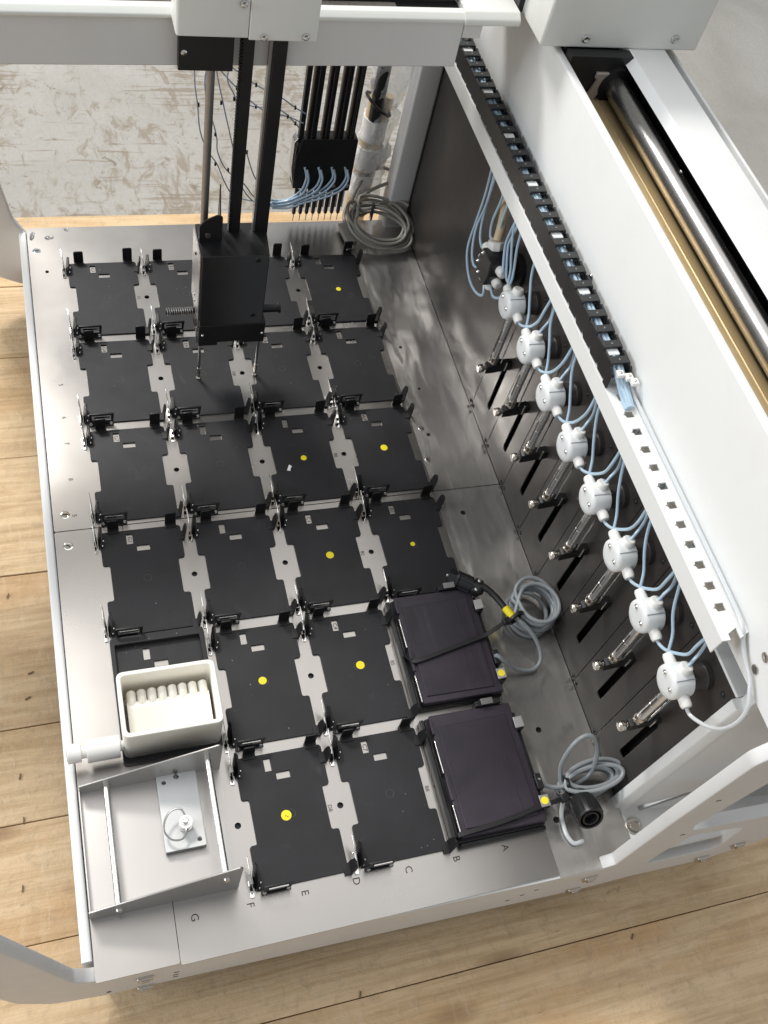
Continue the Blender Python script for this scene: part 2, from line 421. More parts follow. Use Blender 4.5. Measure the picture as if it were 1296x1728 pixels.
obj('chassis', MB().box(-236, 296, -436, 466, -135, -3.4), M['black'], rob)
obj('side_rail', MB().prism(rpoly([(-249.5, -62), (-240.2, -62), (-240.2, 2.5), (-249.5, 2.5)], 2.5, 3), 'y', -434, 469), M['white'], rob)
scm = None
for (x, y) in [(-226.5, 22.6), (-226.6, -17.5), (-229.4, 434.1), (202.5, -17.2), (202.1, 48), (207, 96)]:
    r = 5.2 if x < 0 else 3.6
    o = obj('slot_screw', MB().lathe((0,0,-.4), (0,0,1), [(0, r), (.7, r), (.9, r*.9), (.75, r*.62), (1.2, r*.55)], 20), M['chrome'] if x < 0 else M['steel'], rob, (x, y, 0))
    obj('screw_slot', MB().box(-r*.5, r*.5, -.55, .55, .7, 1.0, Matrix.Rotation(random.uniform(-.6, .6), 4, 'Z')), M['dark'], o)
# engraved letters and figures on the deck
for t_, x in (('G', -151.2), ('F', -101), ('E', -50.4), ('D', -1.2), ('C', 50.5), ('B', 99.3), ('A', 150.6)):
    text('engraved_letter', t_, 9.8, rob, (x, -417.4, .12))
for t_, y in (('5', 206.5), ('6', 157), ('7', 119.5), ('8', 69), ('5', 20.5)): text('engraved_figure', t_, 7, rob, (-217, y, .12))
for t_, x, y in (('F1', -110.5, 343), ('D8', -10.5, 206), ('B8', 89.5, 68), ('B2', 89.5, -71), ('B5', 89.5, -208), ('B8', 89.5, -346), ('D8', -10.5, -346)):
    text('engraved_mark', t_, 5.6, rob, (x, y, .12))
# front panel with its two wings
fp = thing('front', None, None); COL.objects.unlink(fp); bpy.data.objects.remove(fp)
outer = rpoly([(-330, 330), (-312, 330), (-290, 204), (-256, 16), (-244, -1.5), (240, -1.5), (254, 6), (246, 150), (242, 305), (258, 330), (520, 340), (520, 20), (423, -66), (404, -86), (310, -86), (262, -98), (-238, -90), (-281, -72), (-306, -28), (-320, 40), (-350, 200)],
              [0, 0, 0, 16, 14, 0, 5, 30, 20, 10, 0, 0, 10, 8, 10, 12, 14, 14, 12, 10, 0])
cut1 = rpoly([(304, -30), (388, -28), (372, 62), (308, 76), (301, 20)], [8, 14, 5, 8, 3])
cut2 = rpoly([(293, 100), (420, 90), (420, 262), (297, 262), (286, 122)], [8, 14, 20, 12, 4])
o = sheet('front_panel', outer, [cut1, cut2], 12, M['panel'], rob, XZ(0), 1.4, (0, -447.7, 0)); o.rotation_euler = (0, 0, -.0139)
for (x, z) in [(-199, -37.5), (-199.5, -88), (240.4, -33), (241.7, -85), (388.8, -66), (416, -32)]:
    c_ = MB().box(-7, 7, -3.2, 1, -5.5, 5.5)
    o = obj('panel_clip', c_, M['nickel'], rob, (x, -453.6-.0139*x, z), .8)
    obj('clip_tongue', MB().box(-4, 4, -4.6, -3, -3, 4.4), M['steel'], o, bev=.4)
for (x, z) in [(-171, -47), (-171.6, -60), (-171.8, -71), (160, -63), (172, -50), (184, -38), (287, 92), (262, 210)]:
    obj('panel_mark', MB().box(-2.4, 2.4, -.35, 1, -.5, .5, Matrix.Rotation(.1, 4, 'Y')), M['dark'], rob, (x, -453.75-.0139*x, z))
text('panel_mark', 'B', 9, rob, (-231.5, -450.7, -74), 0, None, math.pi/2)
outer = rpoly([(-350, 330), (-312, 330), (-268, 120), (-262, 73), (-254, 24), (-240, -4), (250, -4), (250, -90), (-252, -90), (-281, -75), (-320, -40), (-345, 60)], [0, 0, 30, 20, 14, 6, 0, 0, 14, 20, 20, 20])
sheet('rear_panel', outer, [], 10, M['panel'], rob, XZ(471.6), 1.4)
obj('rear_post', MB().prism(rpoly([(251.5, 462.5), (282, 462.5), (282, 492), (251.5, 492)], 3, 3), 'z', -88, 470), M['panel'], rob)
obj('wall_end', MB().box(282.4, 290, 461, 466, -20, 262), M['black'], rob)
# black wall: one long panel, then one panel for every pump, each with its slot
edges = [462, 124.6, 60.2, -4.4, -69, -133.6, -198.2, -262.8, -327.4, -392]
SLOT = []
for i in range(len(edges)-1):
    y1, y0 = edges[i]-.35, edges[i+1]+.35; hs = []
    if i > 0:
        yc = 87.2-64.2*(i-1); SLOT.append(yc); hs = [rect(yc-4.6, yc+4.6, 42, 132, 4.5, 4)]
    sheet('wall_panel', rpoly([(y0, .6), (y1, .6), (y1, 259), (y0, 259)], 1.2, 2), hs, 2, M['wall'], rob, YZ(284), .3)
    if i > 0:
        for k in (-4.6, 4.6): obj('wall_screw', MB().dome((283, y1+.35+k, 6.5), (-1, 0, 0), 2.5, 1.8), M['blackp'], rob)
        obj('wall_screw', MB().dome((283, y0+9, 246), (-1, 0, 0), 2.8, 2), M['blackp'], rob)
obj('slot_shade_sheet', MB().box(297, 300, -391, 462, 0, 256), M['dark'], rob)  # near-black sheet added behind the slots, its colour gives their inner shade
obj('wall_cap', MB().box(283.2, 306, -392, 462, 259.4, 262.6), M['white'], rob, bev=.8)
obj('corner_post', MB().prism([(283.5, -404), (286, -393), (300, -393), (470, -393), (470, -425), (300, -410)], 'z', -60, 300), M['panel'], rob, bev=1.2)
obj('corner_edge', MB().prism(rpoly([(277.5, -402), (277.5, -392.6), (290, -392.6), (290, -408)], [2, .5, .5, 3], 3), 'z', -2, 262), M['white'], rob)
obj('corner_floor', MB().box(283, 470, -452, -404, -6, .3), M['panel'], rob)
o = obj('corner_bolt', MB().lathe((290, -424, .3), (0,0,1), [(0, 8.5), (1.2, 8.5), (1.6, 7.5), (.9, 5.5), (.9, 3.6), (2, 3.2)], 22), M['nickel'], rob)
obj('corner_slot', MB().prism([(296, 12), (352, 46), (352, 60), (300, 22)], 'y', -413.5, -405), M['dullrod'], rob, bev=.6)
# cable tray on the wall side of the beam
sl = [-152 - 18.95*k for k in range(11)]
hs = [rpoly([(249.2, y-3.4), (257, y-3.4), (257, y+3.4), (249.2, y+3.4), (248.4, y+.9), (246.4, y), (248.4, y-.9)], 0) for y in sl]
hs += [rpoly([(249.2, y-3.4), (257, y-3.4), (257, y+3.4), (249.2, y+3.4)], 0) for y in [-133+18.95*k for k in range(2)]]
tr = rpoly([(242.2, -369), (249, -369), (249, -364), (258, -360), (258, -369), (267.2, -365), (267.2, 480), (242.2, 480)], 0)
sheet('cable_tray', tr, hs, 1.8, M['white'], rob, XY(332.2), .2)
obj('tray_lip', MB().box(241.2, 242.8, -369, 480, 313, 333.05), M['white'], rob, bev=.4)
# the beam: tall white cover, gold rail, round guide rod, second cover
obj('beam_cover', MB().prism(rpoly([(266.6, 304), (270, 304), (270, 447.6), (274, 447.6), (274, 450.4), (266.6, 450.4)], [0, 0, 0, 0, .8, 2.2], 3), 'y', -470, 640), M['white'], rob)
obj('beam_floor', MB().box(270.2, 372, -470, 640, 396, 400), M['black'], rob)
gr = MB().prism([(284, 400.2), (338, 400.2), (338, 412), (335, 414), (317.2, 414), (316.6, 414.7), (315.4, 414.7), (314.8, 414), (303, 414), (302.4, 414.7), (301, 415), (286, 415)], 'y', -460, 176)
obj('gold_rail', gr, M['gold'], rob, bev=.3)
obj('guide_rod', MB().cyl((331, -470, 428), (331, 196, 428), 11.6, n=32), M['rod'], rob)
for y in (34, -150): obj('rod_screw', MB().lathe((337.5, y, 437.6), (.6, 0, .8), [(0, 2.6), (.8, 2.6), (.5, 1.4)], 14), M['steel'], rob)
obj('rail_cover', MB().prism(rpoly([(334.6, 449), (341, 457), (381, 457), (381, 425), (379, 425), (379, 455), (342, 455), (336, 448)], [0, 2, 2, 0, 0, 0, 0, 0]), 'y', -470, 640), M['white'], rob)
obj('channel_wall', MB().box(352, 356, -470, 640, 400.2, 454), M['black'], rob)
obj('beam_gutter', MB().prism([(372, 418), (398.6, 418), (398.6, 421), (372, 421)], 'y', -470, 640), M['white'], rob)
obj('beam_rim', MB().prism(rpoly([(398, 300), (401.6, 300), (401.6, 447), (398, 447)], 1, 2), 'y', -470, 640), M['white'], rob)
for (y, z) in ((-391, 321), (-389, 338)): obj('beam_screw', MB().lathe((266.8, y, z), (-1,0,0), [(0, 4.2), (.7, 4), (1, 3.2), (.3, 1.8)], 16), M['steel'], rob)
obj('tray_screw', MB().dome((266, -4, 352), (-1, 0, .2), 2.2, 1.6), M['steel'], rob)
dsc = [(215, 160, 'screw'), (214, 292, 'mark')]

# ------------------------------------------------------------------ microplate nests
def spring(y0, parent):
    # chrome leaf rising towards the rear on the nest's left edge, black pad leaning in beside it
    sp = MB().prism(rpoly([(0, .4), (-1, 9), (4, 15), (12, 19), (27, 22), (28, 20.5), (20, 9), (12, .4)], .8, 2), 'x', -.4, .4, Matrix.Translation((-46.6, y0, 0)) @ Matrix.Rotation(-.13, 4, 'Y'))
    s_ = obj('spring_leaf', sp, M['leaf'], parent, bev=.25)
    foot = MB().prism(rpoly([(-50.2, y0-5), (-46.4, y0-5), (-46.2, y0+13), (-48, y0+17), (-50.2, y0+10)], 1.2, 2), 'z', .15, 1.4)
    obj('spring_foot', foot, M['chrome'], s_, bev=.3)
    obj('spring_hole', MB().cyl((-50.05+.6, y0+4, 6.5), (-46.4, y0+4, 6.5), 2.0, n=12), M['dark'], s_)
    pd = MB().prism(rpoly([(0, .8), (-.5, 9), (4, 13.5), (18, 15), (23, 10), (14, 1)], .8, 2), 'x', 0, 1.6, Matrix.Translation((-46.0, y0+1, 0)) @ Matrix.Rotation(.30, 4, 'Y'))
    p_ = obj('spring_pad', pd, M['blackp'], parent, bev=.3)
    for (dy, z) in ((1.5, 4.5), (5, 9)): obj('pad_screw', MB().dome((-42.6+z*.3, y0+dy, z), (1, -.4, .4), 1.3, 1.1, 10), M['chrome'], p_)
def nest_parts(root):
    o = rpoly([(-43.3, -62.6), (43.3, -62.6), (43.3, -21.5), (36, -21.5), (36, 21.5), (43.3, 21.5), (43.3, 63), (-43.3, 63), (-43.3, 21.5), (-36, 21.5), (-36, -21.5), (-43.3, -21.5)], [1.5, 3, 3, 2.6, 2.6, 3, 4, 1.5, 3, 2.6, 2.6, 3], 4)
    h = [rect(-15.6, -9.0, 45.4, 58), rect(-5.9, 7.9, 35.8, 42.8)]
    sheet('base_plate', o, h, 1.8, M['plate'], root, XY(1.05), .18)
    obj('scribed_ring', MB().tube([(1+4*math.cos(k*math.pi/8), 1+4*math.sin(k*math.pi/8), 1.96) for k in range(16)], .16, 4, True, 2), M['faint'], root)
    for x in (-28.4, 33.2):
        tb = MB().prism(rpoly([(x-6, 0.2), (x+6, .2), (x+6, 22.5 if x > 0 else 19), (x-6, 22.5 if x > 0 else 19)], [0, 0, 2.4, 2.4], 3), 'y', 65.6, 67.2)
        tb.prism([(x-6, 60), (x+6, 60), (x+6, 67), (x-6, 67)], 'z', 2.0, 3.1)
        obj('locating_tab', tb, M['black'], root, bev=.3)
    for y in (49, -60.5):
        mx = Matrix.Translation((45.2, y, 0)) @ Matrix.Rotation(.10, 4, 'Y')
        fn = MB().prism(rpoly([(-6, .3), (6, .3), (6.5, 8), (4.6, 20), (-1, 24), (-4.6, 20), (-5.2, 10)], 1.6, 3), 'x', -.8, .8, mx)
        fn.prism([(39, y-5.5), (45.5, y-5.5), (45.5, y+5.5), (39, y+5.5)], 'z', 2.0, 3.0)
        obj('side_fin', fn, M['black'], root, bev=.3)
    spring(43.5, root); spring(-62, root)
    br = sheet('spring_bracket', rpoly([(-40.5, 1), (-13, 1), (-11.5, 20.5), (-39, 20.5)], .8, 2), [rect(-36.5, -15, 9, 17.6, .6, 2)], 1.6, M['black'], root, XZ(-64.2), .15)
    obj('bracket_foot', MB().box(-40, -12.6, -66.6, -61, .3, 2.3), M['black'], br, bev=.3)
    obj('bracket_bar', MB().box(-34.6, -16.6, -66.4, -65.1, 14.4, 18.2), M['steel'], br, bev=.2)
    for x in (-37.6, -15.2):
        obj('bracket_screw', MB().lathe((x, -64.9, 4), (0, -1, .2), [(0, 2.3), (1.2, 2.2), (1.7, 1.5), (1.2, .8)], 12), M['steel'], br)
proto = thing('plate_nest', 'x', 'plate nest', group='black microplate nests on the deck'); nest_parts(proto)
# row, column -> label text on the steel, sticker position and size, label
NEST = {
 (0,0): ('G1', None, 'black plate nest in the rear left corner of the deck, nearest the droplets'),
 (0,1): ('E1', None, 'black plate nest in the rearmost row, half hidden left of the gripper box'),
 (0,2): ('C1', None, 'black plate nest in the rearmost row, mostly hidden right behind the gripper box'),
 (0,3): ('A1', (5, -3, 3.4), 'black plate nest with yellow dot in the rear right corner, beside the coiled cable'),
 (1,0): ('G4', None, 'black plate nest at the left deck edge in the second row, by the engraved 5'),
 (1,1): ('E4', None, 'black plate nest under the left gripper finger'),
 (1,2): ('C4', None, 'black plate nest under the right gripper finger'),
 (1,3): ('A4', None, 'black plate nest without dot marked A4, at the right end of the second row'),
 (2,0): ('G7', None, 'black plate nest just behind the deck seam at the left edge'),
 (2,1): ('E7', None, 'dotless black plate nest just behind the deck seam, second from the left edge'),
 (2,2): ('C7', (0, -2, 3.6), 'black plate nest with yellow dot and a white paint chip'),
 (2,3): ('A7', (1, 2, 4.4), 'black plate nest with large yellow dot marked A7, just behind the deck seam'),
 (3,0): ('G1', None, 'black plate nest at the left edge, just behind the cream trough'),
 (3,1): ('E1', None, 'dotless black plate nest in front of the deck seam and second from left'),
 (3,2): ('C1', (1.5, 1, 4.4), 'black plate nest with yellow dot marked C1, just in front of the deck seam'),
 (3,3): ('A1', (0, 2, 2.8), 'black plate nest marked A1 with a small yellow dot, under the black round plug'),
 (4,1): ('E4', (-1, 2, 4.2), 'black plate nest with yellow dot right beside the cream trough'),
 (4,2): ('C4', (4, 2, 4.6), 'black plate nest with yellow dot marked C4, left of the strapped purple module'),
 (5,1): ('E7', (-4, 0, 5.0), 'black plate nest with yellow dot scratched in the middle, right of the open metal tray'),
 (5,2): ('C7', None, 'dotless black plate nest marked C7 in the front row'),
}
def copy_tree(o, parent=None):
    c_ = o.copy(); COL.objects.link(c_); c_.parent = parent
    for ch in o.children: copy_tree(ch, c_)
    return c_
first = True
for (r, cc), (t_, dot, lab) in NEST.items():
    o = proto if first else None
    if o is None: o = copy_tree(proto); [bpy.data.objects.remove(k) for k in list(o.children) if k.name.startswith(('position_mark', 'yellow_sticker'))]
    first = False
    o.location = Vector((COLX[cc]+random.uniform(-.5, .5), ROWY[r]+.3, 0))*S; o.rotation_euler = (0, 0, random.uniform(-.004, .004)); o['label'] = lab
    if t_[0] in 'AC' or r > 2 or True:
        faint = (t_[0] in 'EG')
        if not (faint and r in (2, 3, 4, 5) and t_[0] == 'E'): text('position_mark', t_, 6.3, o, (-12.3, 51.6, .16))
    if dot:
        k = obj('yellow_sticker', MB().lathe((dot[0], dot[1], 1.96), (0,0,1), [(0, dot[2]), (.14, dot[2]), (.16, dot[2]*.9)], 22), M['yellow'], o)
        if (r, cc) == (5, 1):
            for (a, b) in ((-4.6, .8), (-3.0, -.6)): obj('scratch', MB().box(a-.9, a+.9, b-.3, b+.3, 2.1, 2.16, Matrix.Rotation(.3, 4, 'Z')), M['dark'], k)
tag(obj('paint_chip', MB().prism([(-3, -3), (1, -4), (2, 0), (4, 2), (1, 5), (-1, 1)], 'z', 0, .7), M['chip'], None, (29, 54, 2.0)), 'tiny white paint chip lying on a black plate nest', 'scrap')

# ------------------------------------------------------------------ cream wash trough on its black tray
bt = thing('trough_base', 'black framed base plate under the cream trough', 'base plate', (-149, -206, 0))
sheet('base_plate', rect(-46, 46, -63, 68, 4, 4), [rect(-15.6, -9, 43, 55.6), rect(-5.9, 7.9, 33.4, 40.4)], 1.8, M['plate'], bt, XY(1.05), .15)
sheet('raised_rim', rect(-47, 47.5, -64, 69, 5, 4), [rect(-42.5, 42.5, -56, 60.5, 1, 2)], 6.4, M['plate'], bt, XY(5.2), .5)
wt = thing('wash_trough', 'cream plastic trough with a comb of eight rounded ribs and a spout', 'trough', (-148.5, -232, 2.2))
tm = sheet('shell', rect(-46, 46, -32.5, 32.5, 7, 5), [rect(-42, 42, -28.3, 28.3, 4.5, 5)], 60, M['cream'], wt, XY(30), .9)
obj('trough_floor', MB().prism(rect(-43, 43, -29.5, 29.5, 5, 4), 'z', .3, 6), M['cream'], wt)
for k in range(8):
    x = -33.8 + k*9.66
    prof = [(x-4.83, 5.9), (x+4.83, 5.9), (x+4.83, 31)] + [(x+4.6*math.cos(a), 31+9.0*math.sin(a)) for a in [i*math.pi/10 for i in range(1, 10)]] + [(x-4.83, 31)]
    n = len(prof)
    vs = [Vector((p[0], 21, p[1])) for p in prof] + [Vector((p[0], 12, p[1]+(1.0 if p[1] > 32 else 0))) for p in prof] + [Vector((p[0], 3, min(p[1], 31 + (p[1]-31)*.45))) for p in prof]
    fs = [tuple(range(n)), tuple(range(3*n-1, 2*n-1, -1))]
    for q in range(2): fs += [(q*n+i, q*n+i+n, q*n+(i+1) % n+n, q*n+(i+1) % n) for i in range(n)]
    obj('comb_rib', MB().add(vs, fs), M['cream'], wt)
obj('comb_slab', MB().prism(rpoly([(11, 5.9), (11, 36.5), (4, 38), (-26, 33), (-26, 5.9)], [0, 1.5, 4, 2, 0], 3), 'x', -38.7, 38.7), M['cream'], wt)
sp = obj('spout', MB().lathe((-46, -25, 22), (-1, 0, .02), [(0, 5), (3, 5), (3.2, 10.5), (33, 11), (33.5, 6), (38, 6), (38.4, 9), (50, 9), (50.5, 8.6), (50.5, 7)], 26), M['whitep'], wt)
obj('spout_plug', MB().lathe((-96.2, -25, 22.6), (-1, 0, .02), [(0, 6.9), (.8, 6.7)], 20), M['grey_cable'], sp)

# ------------------------------------------------------------------ open metal tray with two rods
wf = thing('metal_tray', 'open aluminium tray with two crossbars in the front left corner', 'tray', (-172, -343, 0))
obj('tray_floor', MB().box(-66, 64, -56, 55, .25, 1.1), M['tray'], wf)
obj('rear_sheet', MB().prism(rpoly([(-66, .3), (64, .3), (64, 62), (61, 66), (-66, 20)], [0, 0, 2, 3, 1], 3), 'y', 55, 56.6), M['tray'], wf, bev=.4)
obj('front_sheet', MB().prism(rpoly([(-67, .3), (63, .3), (63, 70), (61, 74), (-67, 26)], [0, 0, 2, 3, 1], 3), 'y', -57.6, -56), M['tray'], wf, bev=.4)
obj('left_sheet', MB().prism(rpoly([(-56, .3), (55, .3), (55, 8), (-56, 10)], 0), 'x', -67, -65.6), M['tray'], wf, bev=.3)
for x, z in ((-42, 17), (50, 46)):
    b_ = obj('crossbar', MB().cyl((x, -56, z), (x, 55, z-1), 2.9, n=18), M['chrome'], wf)
    obj('bar_screw', MB().lathe((x, -57.6, z), (0, -1, 0), [(0, 3.6), (1.6, 3.4), (2.2, 2.6), (1.4, 1.4)], 14), M['steel'], b_)
wb = thing('pin_block', 'bright white metal block with holes lying in the open tray', 'block', (-150, -322.5, 1.2))
sheet('block', rect(-18.5, 18.5, -36.5, 36, 1.5, 2), [circ(-12, 28, 2.2, 14), circ(0, 32, 2.6, 14), circ(13, -30, 2.2, 14)], 8, M['white'], wb, XY(4.1), .5)
rp = thing('ring_pin', 'steel locking pin with a wire ring on the white block', 'pin', (-148, -338, 9.4))
obj('pin_stem', MB().lathe((0,0,0), (0,0,1), [(0, 6.2), (1.2, 6.2), (1.2, 4.4), (9, 4.4), (9, 6), (13, 6), (13, 4), (14, 3.6), (14, 2.8), (17, 2.6), (17.5, 2)], 24), M['chrome'], rp)
obj('wire_ring', MB().tube([(1, 4, 10), (-3, 12.5, 12), (-12, 12, 12), (-18.5, 4, 11), (-19.5, -5, 9.6), (-13, -13, 8), (-4, -13, 8), (1, -4.5, 9)], 1.0, 8, sub=6), M['steel'], rp)

# ------------------------------------------------------------------ two purple heating modules
def module(x, y, lab, rz=0):
    t = thing('heating_module', lab, 'module', (x, y, 0), 'purple black modules at the right of the deck')
    obj('under_frame', MB().prism(rect(-47, 46.5, -64.5, 63, 3, 3), 'z', .3, 9), M['blackp'], t, bev=.8)
    obj('body', MB().prism(rpoly([(-44, -62), (45.5, -63), (45.5, 62), (-44, 62.5)], 1.5, 2), 'z', 9, 18.5), M['purple'], t, bev=1.0)
    obj('inset_plate', MB().prism(rpoly([(-38.5, -55), (37, -56), (37, 50), (-38.5, 49)], 1, 2), 'z', 18.4, 19.9), M['purple'], t, bev=.5)
    obj('ridge', MB().box(23.6, 24.2, -54, 46, 19.8, 20.15), M['purple'], t)
    obj('ridge', MB().box(15.6, 16.0, -54, 30, 19.8, 20.05), M['purple'], t)
    obj('left_lip', MB().box(-52, -47.6, -63, 62, .4, 11), M['blackp'], t, bev=.8)
    for (y0, y1) in ((-60, -30), (2, 36)): obj('steel_clip', MB().box(-45.6, -44.4, y0, y1, 8, 19.5), M['steel'], t, bev=.3)
    for (y0, y1) in ((-26, -2), (42, 58)): obj('edge_hook', MB().prism([(-45.4, y0), (-42.6, y0), (-42.6, y1), (-45.4, y1-3)], 'z', 15, 21), M['purple'], t, bev=.4)
    # right hand side: two spring clips and a rail
    obj('clip_rail', MB().box(45.8, 50, -48, 52, 3, 14), M['blackp'], t, bev=.6)
    for k, yy in enumerate((38, -45)):
        c_ = obj('corner_clip', MB().box(44, 50.8, yy-7, yy+7, 4, 21.6), M['black'], t, bev=.5)
        obj('clip_spring', MB().prism([(42, 22.4), (50.4, 23.8), (51.8, 8), (52.8, 8), (51.6, 25), (42, 23.6)], 'y', yy-6, yy+6), M['dullrod'], c_, bev=.5)
        if k: obj('yellow_sticker', MB().lathe((46.6, yy, 24.35), (-.13, 0, 1), [(0, 3.9), (.15, 3.8)], 20), M['yellow'], c_)
    # hooks along the rear edge
    hk = obj('rear_hook', MB().box(8, 36, 62.4, 68, 6, 22), M['blackp'], t, bev=.6)
    obj('hook_spring', MB().prism([(62, 24.6), (67, 25.5), (68.6, 8), (69.4, 8), (68.2, 26.6), (62, 25.6)], 'x', 13, 26), M['dullrod'], hk, bev=.2)
    obj('side_socket', MB().box(46, 53, -32, -16, 10, 20), M['blackp'], t, bev=.8)
    return t
ma = module(148.5, -203.5, 'purple black heating module strapped with a cable tie, behind the other one')
mb2 = module(149.5, -341.5, 'purple black heating module in the front right corner of the plate area')
obj('front_lip', MB().prism([(-45, .4), (46, .4), (46, 8), (-45, 8)], 'y', -69, -64.6), M['blackp'], mb2, bev=.8)
def tie(name, pts, lab, head):
    t = thing(name, lab, 'cable tie')
    obj('strap', MB().ribbon(pts, 4.6, 1.3), M['blackp'], t, bev=.3)
    obj('tie_head', MB().box(-4.2, 4.2, -3.6, 3.6, -3.2, 3.8, Matrix.Translation(head) @ Matrix.Rotation(.25, 4, 'Z')), M['blackp'], t, bev=.8)
tie('cable_tie', [(100.2, -205, -2), (100.5, -205.6, 6), (101.4, -208, 13), (103.5, -215, 20), (108, -219.4, 22.6), (130, -215.6, 22.7), (150, -211.4, 22.8), (170, -207.4, 22.9), (190, -203.2, 23.6), (204, -198.6, 26), (217, -193, 28)], 'black cable tie strapped across the rear purple module', (218, -192.6, 28))
tie('cable_tie', [(100.5, -398, 3), (102, -400, 16), (106, -400.5, 21.6), (150, -397, 22.4), (190, -391, 22.6), (206, -389.5, 23), (219, -387.5, 22)], 'black cable tie strapped across the front purple module', (218, -388, 22))

# ------------------------------------------------------------------ cables with round plugs
def coil(cx, cy, cz, rx, ry, turns, tilt, seed, zspan, per=12):
    rnd = random.Random(seed); pts = []
    for t_ in range(turns):
        ox, oy, k1, k2 = rnd.uniform(-3, 3), rnd.uniform(-3, 3), rnd.uniform(.86, 1.1), rnd.uniform(.86, 1.1)
        z0 = cz + zspan*(t_/(max(1, turns-1)))
        tz, ta = rnd.uniform(-5, 5), rnd.uniform(0, 6.3)
        for k in range(per):
            a = 2*math.pi*k/per + math.pi
            x = rx*k1*math.cos(a); y = ry*k2*math.sin(a)
            z = z0 + tilt[0]*x + tilt[1]*y + tz*math.sin(a+ta)
            pts.append((cx+ox+x, cy+oy+y, max(3.6, z)))
    return pts
c1 = thing('plug_cable', 'grey cable coil with black round plug and yellow sleeve lying by the black wall', 'cable', (254, -180, 0))
L = Vector((254, -180, 0))
def rel(pts, o): return [tuple(Vector(p)-o) for p in pts]
lead = [(197, -226, 15), (198.5, -228, 22), (205.4, -233.8, 18), (217.5, -240, 10), (230.6, -243.6, 6), (242.4, -243.2, 6), (251, -235.6, 8), (252, -226, 14), (247, -214, 22), (239.5, -203.5, 28)]
pts = lead + [(231, -193, 30)] + coil(257, -178, 5, 24, 27, 7, (.02, .10), 3, 32) + [(229, -187, 32)]
obj('coiled_cable', MB().tube(rel(pts, L), 2.35, 9, sub=4), M['grey_cable'], c1)
obj('black_lead', MB().tube(rel([(203, -148, 32), (211, -157.5, 31.5), (217.5, -170, 31), (221.5, -180, 30.5)], L), 3.6, 10), M['blackp'], c1)
obj('yellow_sleeve', MB().tube(rel([(220.8, -177.6, 31), (223.8, -184.5, 30.6), (227, -191.8, 30.5)], L), 4.4, 12), M['yellow'], c1)
d_ = Vector((36, -26, 1)).normalized(); p_ = Vector((172.5, -125, 21.6)) - L
pl = obj('plug', MB().lathe(p_, d_, [(-1, 3), (0, 7.8), (9, 8.4), (9, 10.6), (12, 10.8), (13, 9.4), (28, 9.2), (28, 8), (39, 8), (41, 6), (43, 4)], 26), M['blackp'], c1)
for k in range(10):
    a = 2*math.pi*k/10; u = d_.orthogonal().normalized(); v = d_.cross(u); q = p_ + (u*math.cos(a)+v*math.sin(a))*9.3
    obj('plug_rib', MB().cyl(q + d_*13, q + d_*27, .9, n=6), M['blackp'], pl)
obj('plug_nut', MB().lathe(p_, d_, [(.5, 9.6), (8, 9.6)], 6), M['blackp'], pl)
obj('plug_pin', MB().cyl(p_-d_*2.4, p_, 2.6, n=12), M['steel'], pl)
obj('plug_clamp', MB().box(-9, 9, -5, 5, -6, 6, Matrix.Translation(p_+d_*34) @ d_.to_track_quat('Y', 'Z').to_matrix().to_4x4()), M['blackp'], pl, bev=1.5)
for s_ in (-1, 1):
    w_ = Vector((0,0,1)).cross(d_).normalized()
    obj('clamp_screw', MB().lathe(p_+d_*34+w_*6*s_+Vector((0,0,6)), (0,0,1), [(0, 2.4), (1, 2.2), (1.3, 1.2)], 12), M['steel'], pl)
obj('tie_wrap', MB().tube(rel([(229 + 8*math.cos(a), -191 + 3*math.cos(a), 30 + 10*math.sin(a)) for a in [k*math.pi/5 for k in range(10)]], L), 2.3, 6, True, 3), M['blackp'], c1)

L = Vector((250, -375, 0))
c2 = thing('plug_cable', 'flattened grey cable coil with a black round plug at the front right of the deck', 'cable', tuple(L))
lead = [(197, -362, 16), (200.1, -364.1, 18), (205.3, -369, 14), (213, -372.4, 12), (221.7, -374.3, 13), (229.8, -375.2, 15)]
loop = [(223.1, -368, 12), (223, -359.7, 25), (224.7, -352.4, 45), (232.5, -345.6, 60), (244.4, -342.8, 65), (252.1, -347.4, 62), (256.7, -355.1, 50), (255.4, -363.5, 38), (251, -370.6, 26), (241, -374.5, 20)]
pts = lead + coil(252.5, -375, 9, 27.5, 12.5, 8, (.2, .15), 11, 24) + [(229, -374, 20), (224, -372, 14)] + loop[1:] + [(230, -378, 19), (232, -384, 21), (235, -389, 23)]
obj('coiled_cable', MB().tube(rel(pts, L), 2.35, 9, sub=4), M['grey_cable'], c2)
d_ = Vector((-3.5, -30, 1)).normalized()
d_ = Vector((-3.5, -26, 15)).normalized()
p_ = Vector((236, -384.5, 17)) - L
pl = obj('plug', MB().lathe(p_, d_, [(-3, 5), (0, 9.5), (12, 11), (12, 12.8), (20, 13.6), (34, 13.6), (36, 12.8), (36, 10.8), (26, 10.6), (26, 9)], 30), M['blackp'], c2)
obj('plug_socket', MB().lathe(p_, d_, [(25, 8.6), (35.5, 8.4), (35.8, 7.8), (35.6, 6.6), (28, 6.4), (28, 3)], 26), M['blackp'], pl)
for k in range(14):
    a = 2*math.pi*k/14; u = d_.orthogonal().normalized(); v = d_.cross(u); q = p_ + (u*math.cos(a)+v*math.sin(a))*13.4
    obj('plug_rib', MB().cyl(q + d_*20.5, q + d_*33.5, 1.0, n=6), M['blackp'], pl)
obj('plug_screw', MB().dome(p_+d_*3+Vector((-6, 0, 8.5)), (-.4, 0, 1), 1.8, 1.5, 10), M['steel'], pl)
obj('tie_wrap', MB().tube(rel([(224.5+1.2*math.cos(a), -375 + 6.5*math.cos(a), 17 + 12*math.sin(a)) for a in [k*math.pi/5 for k in range(10)]], L), 2.0, 6, True, 3), M['blackp'], c2)
